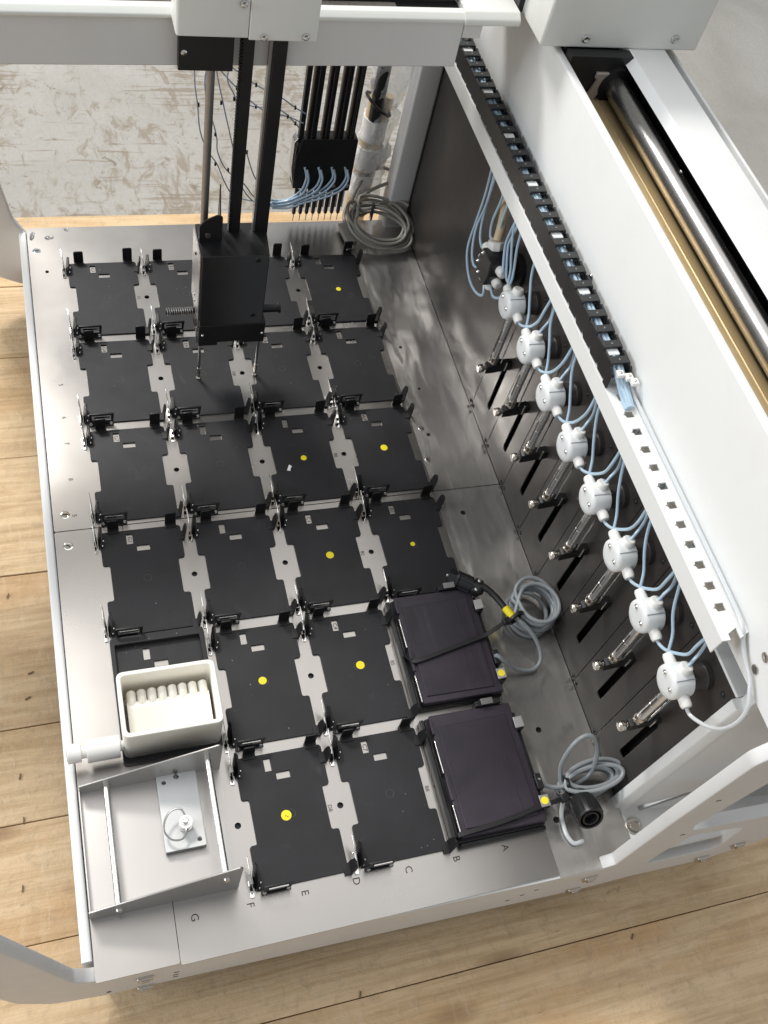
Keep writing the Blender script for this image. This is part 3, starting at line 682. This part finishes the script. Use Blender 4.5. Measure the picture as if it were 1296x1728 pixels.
tag(obj('clear_tube', MB().tube([(222, -385, 14), (220, -392, 6), (217.2, -400, 3), (215.9, -410.6, 3), (216.5, -421, 3), (221, -428.5, 3), (231, -428, 3)], 2.2, 8), M['clear']), 'short clear tube curling under the front round plug', 'tube')

# USB cable in the rear right corner
L = Vector((235, 440, 0))
us = thing('usb_cable', 'warm grey cable coil with a flat metal plug in the rear right corner', 'cable', tuple(L))
def ring(cx, cy, cz, r1, r2, slope, ph0, n=14, rot=0.0, jit=None):
    out = []
    for k in range(n):
        a = ph0 + 2*math.pi*k/n; u = r1*math.cos(a); v = r2*math.sin(a)
        x = cx + u*math.cos(rot) - v*math.sin(rot); y = cy + u*math.sin(rot) + v*math.cos(rot)
        out.append((x, y, max(4, cz + slope*v - .10*u)))
    return out
rn = random.Random(5); pts = []
for k in range(8):
    pts += ring(235+rn.uniform(-5, 5), 436+rn.uniform(-8, 8), 19+k*2.2+rn.uniform(-5, 5), 42*rn.uniform(.86, 1.08), 27*rn.uniform(.8, 1.1), .42, math.pi*.9, rot=-.35+rn.uniform(-.15, .15))
pts += [(200, 474, 30), (215, 492, 58), (240, 500, 74), (262, 492, 72), (268, 482, 66), (250, 484, 60), (222, 480, 48), (204, 470, 34), (212, 458, 26), (240, 468, 40), (270, 462, 46), (278, 455, 44)]
obj('coiled_cable', MB().tube(rel(pts, L), 2.35, 8, sub=3), M['usb_cable'], us)
obj('plug_shell', MB().box(-7.5, 7.5, -20, 20, -4, 4, Matrix.Translation(Vector((190, 441, 8))-L) @ Matrix.Rotation(.12, 4, 'Z')), M['usb_cable'], us, bev=1.5)
ps = obj('metal_plug', MB().box(-6, 6, -6, 7, -2.3, 2.3, Matrix.Translation(Vector((187, 415, 8))-L) @ Matrix.Rotation(.12, 4, 'Z')), M['steel'], us, bev=.4)
for x in (-2.6, 2.6): obj('plug_window', MB().box(x-1.1, x+1.1, -1, 1.4, 2.2, 2.4, Matrix.Translation(Vector((187, 414, 8))-L) @ Matrix.Rotation(.12, 4, 'Z')), M['chip'], ps)
obj('plug_lead', MB().tube(rel([(192, 460, 8), (193, 476, 12), (200, 486, 20), (206, 476, 26)], L), 2.3, 8), M['usb_cable'], us)
obj('tie_wrap', MB().tube(rel([(226+2*math.cos(a), 456+6*math.cos(a), 34+13*math.sin(a)) for a in [k*math.pi/5 for k in range(10)]], L), 2.2, 6, True, 3), M['blackp'], us)

# ------------------------------------------------------------------ syringe pumps
ORD = ['first', 'second', 'third', 'fourth', 'fifth', 'sixth', 'seventh', 'eighth']
def pump_parts(t):
    # origin: on the wall at the valve's height
    obj('mount_flange', MB().lathe((-.2, 0, 0), (-1, 0, 0), [(0, 12.6), (5, 12.6), (6, 11.8), (18.6, 11.6)], 32), M['wall'], t)
    vb = obj('valve_body', MB().lathe((-18.9, 0, 0), (-1, 0, 0), [(0, 13.2), (1.4, 15.0), (17, 15.4), (19.2, 14.6), (20.6, 12.6), (20.8, 8)], 40), M['ptfe'], t)
    for (y, z) in ((6.5, 7), (-8.0, 3)):
        obj('valve_screw', MB().lathe((-39.5, y, z), (-1, 0, 0), [(0, 2.3), (1, 2.2), (1.7, 1.4), (1.2, .7)], 12), M['chrome'], vb)
    a = .20
    obj('valve_groove', MB().box(-37.6, -19.6, -.4, .4, 15.05, 15.5, Matrix.Rotation(.42, 4, 'X')), M['grey_cable'], vb)
    def port(d, s0, r, ln, nm):
        d = Vector(d).normalized(); p = Vector((-28, 0, 0)) + d*s0
        return obj(nm, MB().lathe(p, d, [(0, r), (ln*.8, r), (ln, r*.82)], 14), M['whitep'], vb)
    port((0, 1, .12), 13, 5.2, 11, 'rear_port'); port((0, -1, -.10), 13, 5.2, 11, 'front_port')
    port((.12, .22, 1), 12.4, 6.2, 7.4, 'top_port')
    sy = obj('syringe_barrel', MB().lathe((-24, 0, -14), (0, 0, -1), [(0, 3.4), (4, 4.3), (38, 4.3), (38.2, 3.9), (41, 3.9), (41.2, 4.3), (68, 4.3)], 20), M['glass'], t)
    obj('syringe_cap', MB().lathe((-24, 0, -12), (0, 0, -1), [(0, 4.4), (7, 4.6), (8, 3.8)], 18), M['ptfe'], sy)
    obj('plunger', MB().lathe((-24, 0, -52), (0, 0, -1), [(0, 2.9), (5, 2.9), (5, 1.7), (45, 1.7)], 14), M['steel'], sy)
    obj('print_line', MB().box(-28.5, -28.3, -.8, .8, -74, -40), M['text'], sy)
    obj('barrel_collar', MB().lathe((-24, 0, -82), (0, 0, -1), [(0, 5.2), (2, 5.6), (5, 5.6), (5, 4.6), (8, 4.6), (8, 5.4), (10, 5.2)], 20), M['nickel'], t)
    obj('guide_wire', MB().cyl((-15, -2.5, -14), (-15, -2.5, -94), .9, n=8), M['chrome'], t)
    ar = obj('plunger_arm', MB().prism(rpoly([(-31, -108), (-2, -104), (14, -104), (14, -94), (-2, -93), (-18, -92), (-31, -96)], 1.5, 3), 'y', -4.2, 4.2), M['blackp'], t, bev=.8)
    obj('arm_pin', MB().cyl((-8, -4.8, -90), (-8, -4.8, -103), 1.1, n=10), M['chrome'], ar)
    obj('clamp_stem', MB().lathe((-28, 0, -101), (-1, 0, -.15), [(0, 2.6), (5, 2.6), (5, 2)], 12), M['nickel'], ar)
    obj('clamp_knob', MB().lathe((-33, 0, -101.6), (-1, 0, -.15), [(0, 4.2), (1, 4.8), (6, 4.8), (7, 4)], 12), M['nickel'], ar)
PY = [80.6-63.0*i for i in range(8)]; PZ = [229, 228.7, 228.3, 228.6, 230, 231.5, 233, 234.2]
pp = thing('syringe_pump', 'x', 'syringe pump', group='syringe pumps along the black wall'); pump_parts(pp)
for i in range(8):
    o = pp if i == 0 else copy_tree(pp)
    o.location = Vector((283, PY[i]+.6, PZ[i]))*S
    if i: o.rotation_euler = (random.uniform(-.02, .02), 0, 0)
    if i in (2, 4):
        for ch in o.children:
            if ch.name.startswith('valve_body'): ch.rotation_euler = (random.uniform(-.05, .05), 0, 0)
    o['label'] = ['syringe pump with white round valve next to the black manifold, rearmost in the row',
                  'second syringe pump from the black manifold, its valve round and white',
                  'third syringe pump from the black manifold along the black wall',
                  'fourth syringe pump from the black manifold, level with the deck seam',
                  'fifth syringe pump from the black manifold along the black wall',
                  'sixth syringe pump from the black manifold, right of the upper grey cable coil',
                  'syringe pump just behind the frontmost one on the black wall',
                  'frontmost syringe pump, beside the white corner post'][i]
TB = 'pale blue tubes between the pumps'
def tube(pts, lab, group, r=1.5, mt='blue'):
    return tag(obj('tube', MB().tube(pts, r, 8, sub=6), M[mt]), lab, 'tube', group)
for i in range(8):
    y, z = PY[i], PZ[i]; j = lambda a=2.0: random.uniform(-a, a)
    nm = 'the %s pump from the manifold' % ORD[i]
    if i < 7:
        tube([(255, y-22, z-2.6), (255, y-27, z-2), (256, y-35, z+j(1)+3), (257.5, y-43+j(1), z+13), (257.5, y-50+j(1.5), z+28), (258, y-52+j(), z+44), (262, y-49, z+62), (266, y-44, z+86), (266, y-42, z+98)], 'pale blue tube looping up from the front port of ' + nm, TB)
    tube([(255, y+22, z+2.6), (256, y+26, z+5), (259.5, y+36, z+14+j(1)), (259.5, y+48+j(), z+28), (261, y+60, z+42+j()), (263, y+68, z+58), (265, y+72, z+82), (266, y+72, z+98)], 'pale blue tube rising to the rear port of ' + nm, TB)
    if i: tube([(258, y+4.5, z+18), (262, y+7, z+23), (268, y+11+j(1), z+34), (266, y+15+j(1), z+56), (265, y+17, z+78), (266, y+18, z+98)], 'pale blue tube rising from the top port of ' + nm, TB)
tube([(255, -381, 231.8), (256, -389, 229.7), (258, -399.5, 236.6), (258, -408.6, 248.8), (256, -416.1, 267.6), (256, -418.4, 288.3), (258, -414.2, 302.5), (260, -405.6, 310), (262, -395.4, 316), (262, -381.4, 321), (262, -370, 328), (262, -360, 335.5), (263.4, -330, 336), (263.4, -250, 336), (263.4, -170, 336), (261, -128, 339)], 'clear tube drooping round the corner post from the frontmost pump up to the cable tray', 'pale blue tubes between the pumps', 1.7, 'clear')

# ------------------------------------------------------------------ valve manifold with its hose and tubes
mf = thing('valve_manifold', 'black valve manifold with white knobs on the black wall', 'manifold', (283, 147, 222))
obj('body', MB().prism(rpoly([(-13, -17), (13, -17), (17, 0), (13, 17), (-13, 17), (-17, 0)], 5, 4), 'x', -40, -1), M['blackp'], mf, bev=1.2)
obj('flange', MB().lathe((-.3, -10, 2), (-1, 0, 0), [(0, 19), (5, 19)], 24), M['blackp'], mf)
for (y, z) in ((9, 12), (6, -13), (14, -4)): obj('body_screw', MB().lathe((-40.1, y, z), (-1, 0, 0), [(0, 2.2), (1, 2), (1.6, 1.3), (1, .6)], 12), M['chrome'], mf)
for (p, d) in (((-27, -15, 8), (0, -1, .3)), ((-27, -13, -8), (0, -1, .1)), ((-30, 15, 7), (0, 1, .1)), ((-30, 15, -7), (0, 1, 0)), ((-30, 5, -15), (0, .2, -1)), ((-28, -6, -15), (0, -.35, -1))):
    obj('knob', MB().lathe(p, d, [(0, 5.6), (7, 6), (10, 5.4), (11.4, 3.6)], 18), M['whitep'], mf)
obj('top_nut', MB().lathe((-26, 10, 15), (0, .45, 1), [(0, 8.4), (3, 9.4), (9, 9.4), (9.6, 8.6)], 8), M['whitep'], mf)
tag(obj('hose', MB().tube([(257, 160, 246), (262, 170, 256), (270, 190, 268), (273, 212, 284), (274, 240, 306), (275, 262, 330), (275, 270, 345)], 5.0, 14, sub=6), M['hose']), 'thick tan hose coming down to the black manifold', 'hose')
MT = [
 [(264, 238, 300), (262, 226.6, 227.4+30), (257, 218.1, 222), (250, 205.4, 197.8), (248, 189.9, 184.2), (248, 170.9, 176.1), (248, 150.3, 179.1), (250, 138, 187), (252, 147, 197)],
 [(264, 228, 300), (262, 217, 250), (256, 211.7, 222), (250, 194.1, 204.8), (248, 178.3, 197.4), (250, 170.5, 198), (252, 164, 207)],
 [(264, 222, 300), (262, 215.3, 240), (258, 201.8, 220), (254, 183.3, 218), (253, 170, 224)],
 [(264, 192, 300), (262, 189.3, 275), (258, 185.2, 252), (256, 175.7, 240), (256, 166, 242)],
 [(265, 180, 320), (264, 176.5, 280), (260, 169.2, 262), (258, 160, 247)],
 [(265, 155, 320), (264, 149.7, 288), (262, 148.4, 272), (260, 146.3, 256.4), (256, 133.7, 247.4), (254, 122.5, 238), (255, 124, 232)],
 [(265, 148, 320), (264, 142.9, 286), (262, 142, 267.3), (260, 139.5, 257.4), (258, 126.1, 243.9), (258, 115.5, 232.6), (260, 106, 232)],
 [(265, 140, 320), (264, 132, 286), (262, 124.8, 267.7), (260, 112.5, 250.3), (258, 105.6, 235.8), (255, 108, 214), (254, 122, 200), (254, 134, 203)],
]
PL = ['longest outer tube looping far down left of the black manifold', 'second outer tube looping down left of the black manifold', 'short tube bending into the upper left of the black manifold', 'thin tube running in front of the tan hose', 'tube rising just right of the tan hose', 'tube passing beside the upper right knob of the black manifold', 'tube running from the tray down to the rearmost pump', 'tube curling under the black manifold to its lower knob']
for p, l_ in zip(MT, PL): tube(p, 'pale blue ' + l_, 'pale blue tubes at the manifold')

# ------------------------------------------------------------------ cable chain lying on the tray
ch = thing('cable_chain', 'black cable chain of linked frames carrying blue tubes along the tray', 'cable chain', (252, -104, 333.2))
lk = None
for k in range(27):
    y = 18.5*k; zo = 0
    if lk is None:
        mb_ = MB()
        for sx in (-1, 1):
            mb_.prism(rpoly([(-6.4, .2), (5.6, .2), (8.6, 4), (8.8, 17), (7, 21.5), (-8.4, 21.5), (-9.6, 17), (-9.4, 5)], 1, 2), 'x', sx*8.6-1.1, sx*8.6+1.1, Matrix.Rotation(-.05*sx, 4, 'Z'))
            mb_.prism(rpoly([(6, 3), (13, 4), (13, 16), (6, 18)], 2, 2), 'x', sx*7.1-.5, sx*7.1+.5)
        mb_.box(-8.6, 8.6, -8.2, .0, 19.4, 21.7); mb_.box(-8.6, 8.6, -7, 3, .3, 2)
        lo = obj('chain_link', mb_, M['blackp'], ch, (0, y, 0), .3, 1); lk = lo.data
        pin_o = obj('link_stud', MB().cyl((0, -4.1, 21.7), (0, -4.1, 22.0), .8, n=8), M['grey_cable'], lo); pin = pin_o.data
    else:
        lo = link('chain_link', lk, ch, (0, y, 0), .3, 1)
        link('link_stud', pin, lo)
    if k % 4 == 0:
        obj('white_clip', MB().prism(rpoly([(-6, 4), (5, 4), (5, 11), (1.4, 11), (1.4, 14.4), (-1.4, 14.4), (-1.4, 11), (-6, 11)], .6, 2), 'z', 17.4, 18.6), M['ptfe'], lo)
for k, (x, z, r) in enumerate(((-5.4, 15.4, 1.75), (-1.6, 16.2, 1.75), (2.2, 15.2, 1.75), (5.2, 12.6, 1.7), (-3.6, 11.6, 1.7), (.4, 12, 1.7))):
    p = [(x+random.uniform(-.8, .8), yy, z+random.uniform(-1, 1)) for yy in range(-4, 500, 40)]
    p = [(1.5+x*.5, -44, 2+k*.6), (2+x*.6, -30, 3.6+k*.8), (x*.9, -14, z-1)] + p
    obj('chain_tube', MB().tube(p, r, 8, sub=3), M['blue'], ch)
en = obj('end_bracket', MB().prism(rpoly([(-10, .3), (-8, 16), (-4, 20), (-2, 20), (-2, .3)], 1), 'x', -11, -9).prism(rpoly([(-10, .3), (-8, 16), (-4, 20), (-2, 20), (-2, .3)], 1), 'x', 8, 10), M['blackp'], ch, (0, -8, 0), .3)
for (x, y) in ((-2, -16), (5, -20), (8, -26)):
    c_ = obj('tube_clamp', MB().box(x-3.4, x+3.4, y-3.4, y+3.4, 13.5, 18), M['whitep'], ch, bev=.8)
    obj('clamp_screw', MB().dome((x, y, 18), (0, 0, 1), 1.5, 1, 10), M['nickel'], c_)

# ------------------------------------------------------------------ gantry arm over the deck, with the carriage on the beam
ga = thing('gantry_arm', 'white gantry arm spanning the rear of the deck with its carriage box', 'gantry arm', (0, 232, 430)); 
ro = math.radians(-1.1)
ar = MB().box(-760, 186, 0, 110, -28, 20); am = obj('arm_beam', ar, M['panel'], ga, bev=1.5); am.rotation_euler = (0, ro, 0)
o = obj('arm_step', MB().box(186.3, 205, 0, 110, 2, 20), M['panel'], ga, bev=.8); o.rotation_euler = (0, ro, 0)
o = obj('arm_lid', MB().prism(rpoly([(-3, 18.5), (-3, 22), (3, 26), (10, 26), (10, 18.5)], [1, 2, 3, 0, 0], 4), 'x', -760, 186), M['cover'], ga); o.rotation_euler = (0, ro, 0)
o = obj('arm_end_cover', MB().prism(rpoly([(-5, 17), (-5, 23), (2, 28), (110, 28), (110, 17)], [2, 3, 4, 0, 0], 4), 'x', 184.5, 240), M['cover'], ga); o.rotation_euler = (0, ro, 0)
o = obj('arm_channel', MB().box(-760, 184, 10.3, 108, 20.3, 22), M['dark'], ga); o.rotation_euler = (0, ro, 0)
o = obj('arm_rod', MB().cyl((-760, 28, 30), (184, 28, 30), 6, n=20), M['rod'], ga); o.rotation_euler = (0, ro, 0)
o = obj('arm_strip', MB().box(-760, 120, 12, 19, 22.2, 25), M['nickel'], ga); o.rotation_euler = (0, ro, 0)
cb = MB().box(245.5, 414, -44, 170, 27, 150)
cv = obj('carriage_cover', cb, M['cover'], ga, bev=2.2, seg=3)
for (x, z) in ((290, 36.5), (385, 39)): obj('cover_screw', MB().lathe((x, -44, z), (0, -1, 0), [(0, 4.3), (1.2, 4), (2, 2.8), (1.3, 1.4)], 16), M['steel'], cv)
obj('carriage_block', MB().box(276, 332, -40, 150, 14, 26.8).box(240, 300, 10, 120, 28, 60), M['black'], ga)
tb_ = MB().prism(rpoly([(286, -26), (297, -26), (309, 4), (330, 4), (338, -4), (338, 10), (292, 10), (292, 4), (299, 4), (290, -20)], .8, 2), 'y', -62, -58)
obj('carriage_bracket', MB().prism([(298, -28), (311, -28), (313, -14), (318, -4), (327, 2), (344, 4), (344, 12), (306, 12), (306, 6), (309, 5)], 'y', -61, -57.2), M['bracket'], ga, bev=.6)
obj('rod_bearing', MB().lathe((331, -62, -2), (0, 1, 0), [(0, 12.4), (0, 18.5), (6, 19), (40, 19)], 32), M['black'], ga)
obj('carriage_shadow_box', MB().box(274.5, 345, -57, -44.5, -28, 26.5), M['black'], ga).name = 'carriage_gap_shade'  # black box added for the shaded gap under the carriage cover

# ------------------------------------------------------------------ gripper head on the arm
gh = thing('gripper_head', 'black gripper head with two long needle fingers hanging from the arm', 'gripper', (-22, 210, 330))
def G(*a): return a
obj('head_cover', MB().prism(rpoly([(-66, -10), (-4.2, -10), (-4.2, 21), (-66, 21)], [3, 1, 0, 0], 3), 'z', 119, 260), M['cover'], gh, bev=2.0)
obj('head_cover', MB().prism(rpoly([(-3.6, -10.6), (57, -10.6), (57, 21), (-3.6, 21)], [1, 2, 0, 0], 3), 'z', 117.5, 260), M['cover'], gh, bev=1.6)
for (x, z) in ((-9.6, 150), (9.4, 120.8), (46.7, 122.4)): obj('cover_screw', MB().lathe((x, -10.6, z), (0, -1, .1), [(0, 3.4), (1, 3.2), (1.8, 2.2), (1.2, 1.2)], 14), M['steel'], gh)
obj('back_bracket', MB().box(-60.5, -11, 12.5, 20, 72, 119), M['black'], gh, bev=.6)
obj('bracket_screw', MB().lathe((-55.5, 12.5, 90), (0, -1, 0), [(0, 3), (1, 2.8), (1.6, 2)], 14), M['steel'], gh)
obj('slide_rod', MB().cyl((-30, 18, -118), (-30, 18, 130), 4.0, n=18), M['dullrod'], gh)
rk = MB().box(-2.6, 7.6, 13, 21, -118, 118)
for k in range(70): rk.prism([(-118+3.3*k, -2.5), (-118+3.3*k+2.4, -2.5), (-118+3.3*k+1.8, -4.8), (-118+3.3*k+.6, -4.8)], 'x', 14, 20, Matrix(((0,1,0,0), (1,0,0,0), (0,0,1,0), (0,0,0,1))) @ Matrix(((0,1,0,0),(1,0,0,0),(0,0,1,0),(0,0,0,1))) if False else Matrix(((0,0,1,0), (1,0,0,0), (0,1,0,0), (0,0,0,1))).inverted() if False else Matrix(((0,0,1,0),(1,0,0,0),(0,1,0,0),(0,0,0,1))))
obj('toothed_rack', rk, M['black'], gh)
obj('z_rail', MB().box(24.6, 38, 12, 22, -120, 124), M['black'], gh, bev=.8)
obj('z_rail_edge', MB().box(21.6, 24.3, 13, 20, -120, 124), M['dullrod'], gh, bev=.4)
bx = obj('gear_box', MB().prism(rpoly([(-38, -24.5), (34, -24.5), (38.5, 27), (-38, 27)], 1, 2), 'z', -220, -117), M['black'], gh, bev=.8)
obj('box_cheek', MB().box(-39.8, -38.3, -23, 25, -214, -118), M['dullrod'], bx, bev=.3)
for (x, z) in ((22, -124), (22, -206)): obj('box_screw', MB().lathe((x, -24.5, z), (0, -1, 0), [(0, 3), (.6, 2.8)], 14), M['blackp'], bx)
for z in (-136, -195, -205): obj('cheek_screw', MB().dome((-39.8, 2, z), (-1, 0, 0), 2.0, 1.5, 10), M['blackp'] if z > -190 else M['steel'], bx)
lb = obj('top_bracket', MB().prism(rpoly([(-38.2, -117), (-14, -117), (-14, -84), (-20, -82), (-32, -88), (-38.2, -96)], 2, 2), 'y', -2, 0), M['black'], gh, bev=.3)
obj('bracket_screw', MB().lathe((-29, -2.1, -108), (0, -1, 0), [(0, 3.2), (.8, 3), (.8, 1.6)], 14), M['steel'], lb)
obj('bracket_fin', MB().prism([(-117, 2), (-60, 20), (-117, 24)], 'x', -15, -13.8, Matrix(((1,0,0,0), (0,0,1,0), (0,1,0,0), (0,0,0,1)))), M['black'], lb)
obj('finger_block', MB().prism(rpoly([(-38, -254), (-16, -254), (-16, -249), (12, -249), (12, -252), (38.6, -252), (38.6, -221), (-38, -221)], 1, 2), 'y', -24, 20), M['black'], gh, bev=.8)
for (x, z) in ((-33.5, -236), (35.5, -237)): obj('block_screw', MB().dome((x, -24.2, z), (0, -1, .3), 1.9, 1.5, 10), M['steel'], gh)
obj('cam_plate', MB().prism(rpoly([(-24, -253), (-20, -253), (-18, -226), (-22, -222)], 1.5, 2), 'x', -41, -39.4), M['steel'], gh, bev=.3)
sl_ = obj('slide_bar', MB().cyl((-72, 2, -222), (-39, 2, -222), 3.2, n=16), M['black'], gh)
obj('slide_spring', MB().tube([(-71 + k*.55, 2 + 4.2*math.cos(k*1.35), -222 + 4.2*math.sin(k*1.35)) for k in range(58)], .75, 6, sub=2), M['dullrod'], sl_)
sr = obj('slide_bar', MB().lathe((39, 2, -224), (1, 0, 0), [(0, 5), (19, 5), (19, 6.2), (21.5, 6.2)], 18), M['black'], gh)
for x in (-33.4, 36.6):
    f_ = obj('finger', MB().cyl((x, -9, -252), (x, -9, -309), 1.7, n=12), M['steel'], gh)
    obj('finger_tip', MB().lathe((x, -9, -309), (0, 0, -1), [(0, 2.1), (10, 2.1), (11, 1.6), (16, 1.5), (17, 3), (18.4, 3)], 14), M['nickel'], f_)

# ------------------------------------------------------------------ eight channel head behind the arm
ec = thing('eight_channel_head', 'black eight channel pipetting head with eight sleeved needles', 'pipetting head', (151, 474, 100))
for k in range(8):
    x = -33 + k*9.15
    sl = obj('needle_sleeve', MB().lathe((x, 0, -40), (0, 0, -1), [(0, 2.8), (40, 2.8), (42, 1.6)], 14), M['blackp'], ec)
    obj('needle', MB().cyl((x, 0, -80), (x, 0, -94), .9, .6, n=8), M['steel'], sl)
    obj('shaft', MB().cyl((x+4.2, 2, -42), (x+4.2, 2, -72), 1.5, n=10), M['chrome'], ec)
for (a, b) in ((-40.6, -34), (-30.6, -17.2), (-10.8, .4), (6.6, 19.2), (23.6, 34.2)):
    g_ = obj('guide_bar', MB().box(a, b, -2, 6, 36, 330), M['black'], ec, bev=.7)
    if b-a > 8: obj('guide_rod', MB().cyl((a+.6, -3, 40), (a+.6, -3, 330), 1.5, n=10), M['brownrod'], g_); obj('guide_rod', MB().cyl(((a+b)/2, -3.2, 40), ((a+b)/2, -3.2, 330), 1.9, n=10), M['blackp'], g_)
obj('manifold_block', MB().prism(rpoly([(-41, -34), (40, -40), (40, 44), (-36, 44), (-42, 10)], [2, 4, 3, 3, 2], 3), 'y', -5, 14), M['black'], ec, bev=.8)
obj('side_cheek', MB().prism(rpoly([(-46, -2), (-42, -30), (-41, 46), (-46, 38)], 1), 'y', -4, 10), M['steel'], ec, bev=.4)
for x in (16, 36): obj('block_screw', MB().lathe((x, -5, -30), (0, -1, 0), [(0, 3.2), (1, 3), (1.4, 1.8)], 14), M['steel'], ec)
obj('mount_block', MB().box(-50, 50, -130, 20, 276, 300), M['black'], ec)
BT = [
 [(124.1, 468, 101), (127, 464, 88.8), (124.2, 462, 74.4), (119.2, 462, 65.3), (109.6, 464, 54.4), (98, 466, 48), (80, 464, 52)],
 [(143, 468, 101), (146.1, 464, 88.6), (140.9, 460, 76), (131.3, 460, 67), (118.3, 460, 59.8), (103.9, 462, 50.8), (84, 464, 46)],
 [(161.3, 468, 101), (163.8, 464, 88.4), (156.1, 460, 77.6), (144.9, 459, 68.6), (130.4, 459, 61.4), (112.9, 461, 52.4), (97, 463, 46), (78, 466, 44)],
 [(179.8, 468, 101), (182.4, 464, 88.2), (175, 460, 75.5), (160.5, 457, 68.3), (142.8, 457, 61.2), (123.6, 459, 54.1), (103.1, 461, 44), (82, 466, 40)]]
NM = ['leftmost', 'second from left', 'third from left', 'rightmost']
for i, p in enumerate(BT):
    for k in range(2):
        tube([(a+(1.8 if k else -1.2), b-k*2.2, c_-(k*2.4)) for (a, b, c_) in p], 'blue %s tube of the %s pair bending out of the eight channel block' % (('upper', 'lower')[k], NM[i]), 'blue tubes from the eight channel block', 1.5)
HT = [
 [(-19.3, 460, 283.8), (-25.3, 460, 259.3), (-29, 460, 228.8), (-22.4, 460, 199.8), (-17.6, 460, 163.9), (-9.2, 460, 135), (1.7, 460, 113.9), (13.3, 460, 85.9), (30, 462, 62), (60, 464, 50), (84, 464, 52)],
 [(2, 460, 284.5), (-15.9, 460, 249.5), (-14.5, 460, 213.3), (-.3, 460, 158.3), (5.9, 460, 132), (18.8, 460, 104.6), (39.6, 460, 82.3), (58, 462, 58), (80, 463, 48)],
 [(5.5, 460, 282.2), (-1, 460, 252.4), (4.9, 460, 202.9), (15.3, 460, 166.9), (27, 460, 116.8), (42.9, 460, 72.6), (61.2, 462, 46), (82, 464, 44)],
 [(19, 460, 285), (12.6, 460, 237.4), (20.2, 460, 208.5), (30, 460, 165), (41.4, 460, 131.8), (54.7, 460, 91.7), (78.9, 462, 56)],
 [(-2, 462, 249.8), (23, 462, 221.9), (56.7, 462, 192.5), (90.3, 464, 181.6), (112, 466, 170.3)],
 [(9.4, 464, 252.6), (46.7, 464, 225), (77.4, 464, 209.3), (99.1, 466, 193), (115.7, 468, 181.8)],
 [(31.8, 466, 197.8), (49.2, 466, 193.8), (79.3, 466, 190), (101.7, 466, 170.2), (109, 468, 160)]]
HL = ['leftmost thin wire hanging left of the slide rod', 'thin wire hanging just right of the slide rod', 'thin wire hanging in front of the toothed rack', 'thin wire hanging behind the toothed rack', 'lowest thin wire sagging across to the eight channel head', 'upper thin wire sagging across to the eight channel head', 'short thin wire sagging beside the z rail']
for p, l_ in zip(HT, HL):
    t_ = tag(obj('wire', MB().tube([(0, 460, 330)] + [(a + (random.uniform(-2.5, 2.5) if 0 < i < len(p)-1 else 0), b, c_) for i, (a, b, c_) in enumerate(p)] if p[0][2] > 270 else p, .9, 7, sub=7), M['thin']), l_, 'wire', 'thin blue grey wires hanging behind the gripper head')
    for f in (.35, .62):
        q = Vector(p[int(len(p)*f)]); obj('wire_mark', MB().cyl(q-Vector((0, 0, 2.4)), q+Vector((0, 0, 2.4)), 1.4, n=8), M['blackp'], t_)

# ------------------------------------------------------------------ wrapped bundle behind the rear opening
bd = thing('wrapped_bundle', 'tan tube bundle wrapped in white tape and clear film behind the deck', 'bundle', (218, 505, 0))
ax = Vector((9, 6, 200)).normalized()
for (dx, r) in ((-4, 11), (5, 12), (13, 6)):
    obj('tan_tube', MB().cyl(Vector((dx-2, 0, -20)), Vector((dx-2, 0, -20))+ax*(200 if dx != 5 else 172), r, n=18), M['hose'], bd)
obj('dark_tube', MB().cyl((2, -2, 150), (4, 6, 330), 9, n=18), M['black'], bd)
for (z0, z1, rr) in ((34, 66, 16.5), (74, 108, 16.8), (120, 152, 17.2)):
    prof = [(z0+(z1-z0)*k/8, rr+.25*math.sin(k*1.7)+.35*math.sin(k*.9+z0)) for k in range(9)]
    obj('tape_wrap', MB().lathe((0, 0, -2), ax, [(z0, rr-2)] + prof + [(z1, rr-2)], 22), M['paper'], bd)
tz = obj('tie_wrap', MB().tube([(-16 + 0*k, 0, 176) if False else (18*math.cos(a)+4, 16*math.sin(a), 172 - 14*math.cos(a)) for k in range(12) for a in [2*math.pi*k/12]], 2.2, 6, True, 3), M['blackp'], bd)
rf = random.Random(2); fm = MB(); NU, NV = 26, 40; vs = []
for j in range(NV):
    for i in range(NU):
        a = 2*math.pi*i/NU; z = 20 + j*8.0
        r = 17 + (4 if z < 160 else -3 + (z-160)*.20) + rf.uniform(-2.6, 2.6) + 3.2*math.sin(a*3+z*.05) + 2*math.sin(a*7-z*.11)
        vs.append(Vector((r*math.cos(a) + z*.052 + 5, r*.8*math.sin(a)+z*.03, z)))
fm.add(vs, [(j*NU+i, j*NU+(i+1) % NU, (j+1)*NU+(i+1) % NU, (j+1)*NU+i) for j in range(NV-1) for i in range(NU)])
obj('plastic_film', fm, M['film'], bd, sharp=70)
obj('tape_scrap', MB().prism(rpoly([(20, 70), (36, 92), (34, 112), (26, 100), (22, 112), (16, 88)], 2), 'y', -3, 2), M['paper'], bd)

# ------------------------------------------------------------------ small droplets on the rear left of the deck
for (x, y, sx, sy, a, l_) in ((-233, 463, 3.0, 9, -.2, 'long clear droplet in the rear left deck corner'), (-212, 459, 6, 4.5, .3, 'round clear droplet beside the rear left deck corner'), (-189, 473, 3.5, 3, 0, 'small clear droplet at the rear deck edge')):
    d_o = obj('droplet', MB().lathe((0,0,0), (0,0,1), [(0, 1), (.25, .92), (.45, .7), (.56, .35), (.6, .05)], 20), M['drop'], None, (x, y, .05))
    d_o.scale = (sx, sy, 3.2); d_o.rotation_euler = (0, 0, a); tag(d_o, l_, 'droplet', 'clear droplets on the deck')
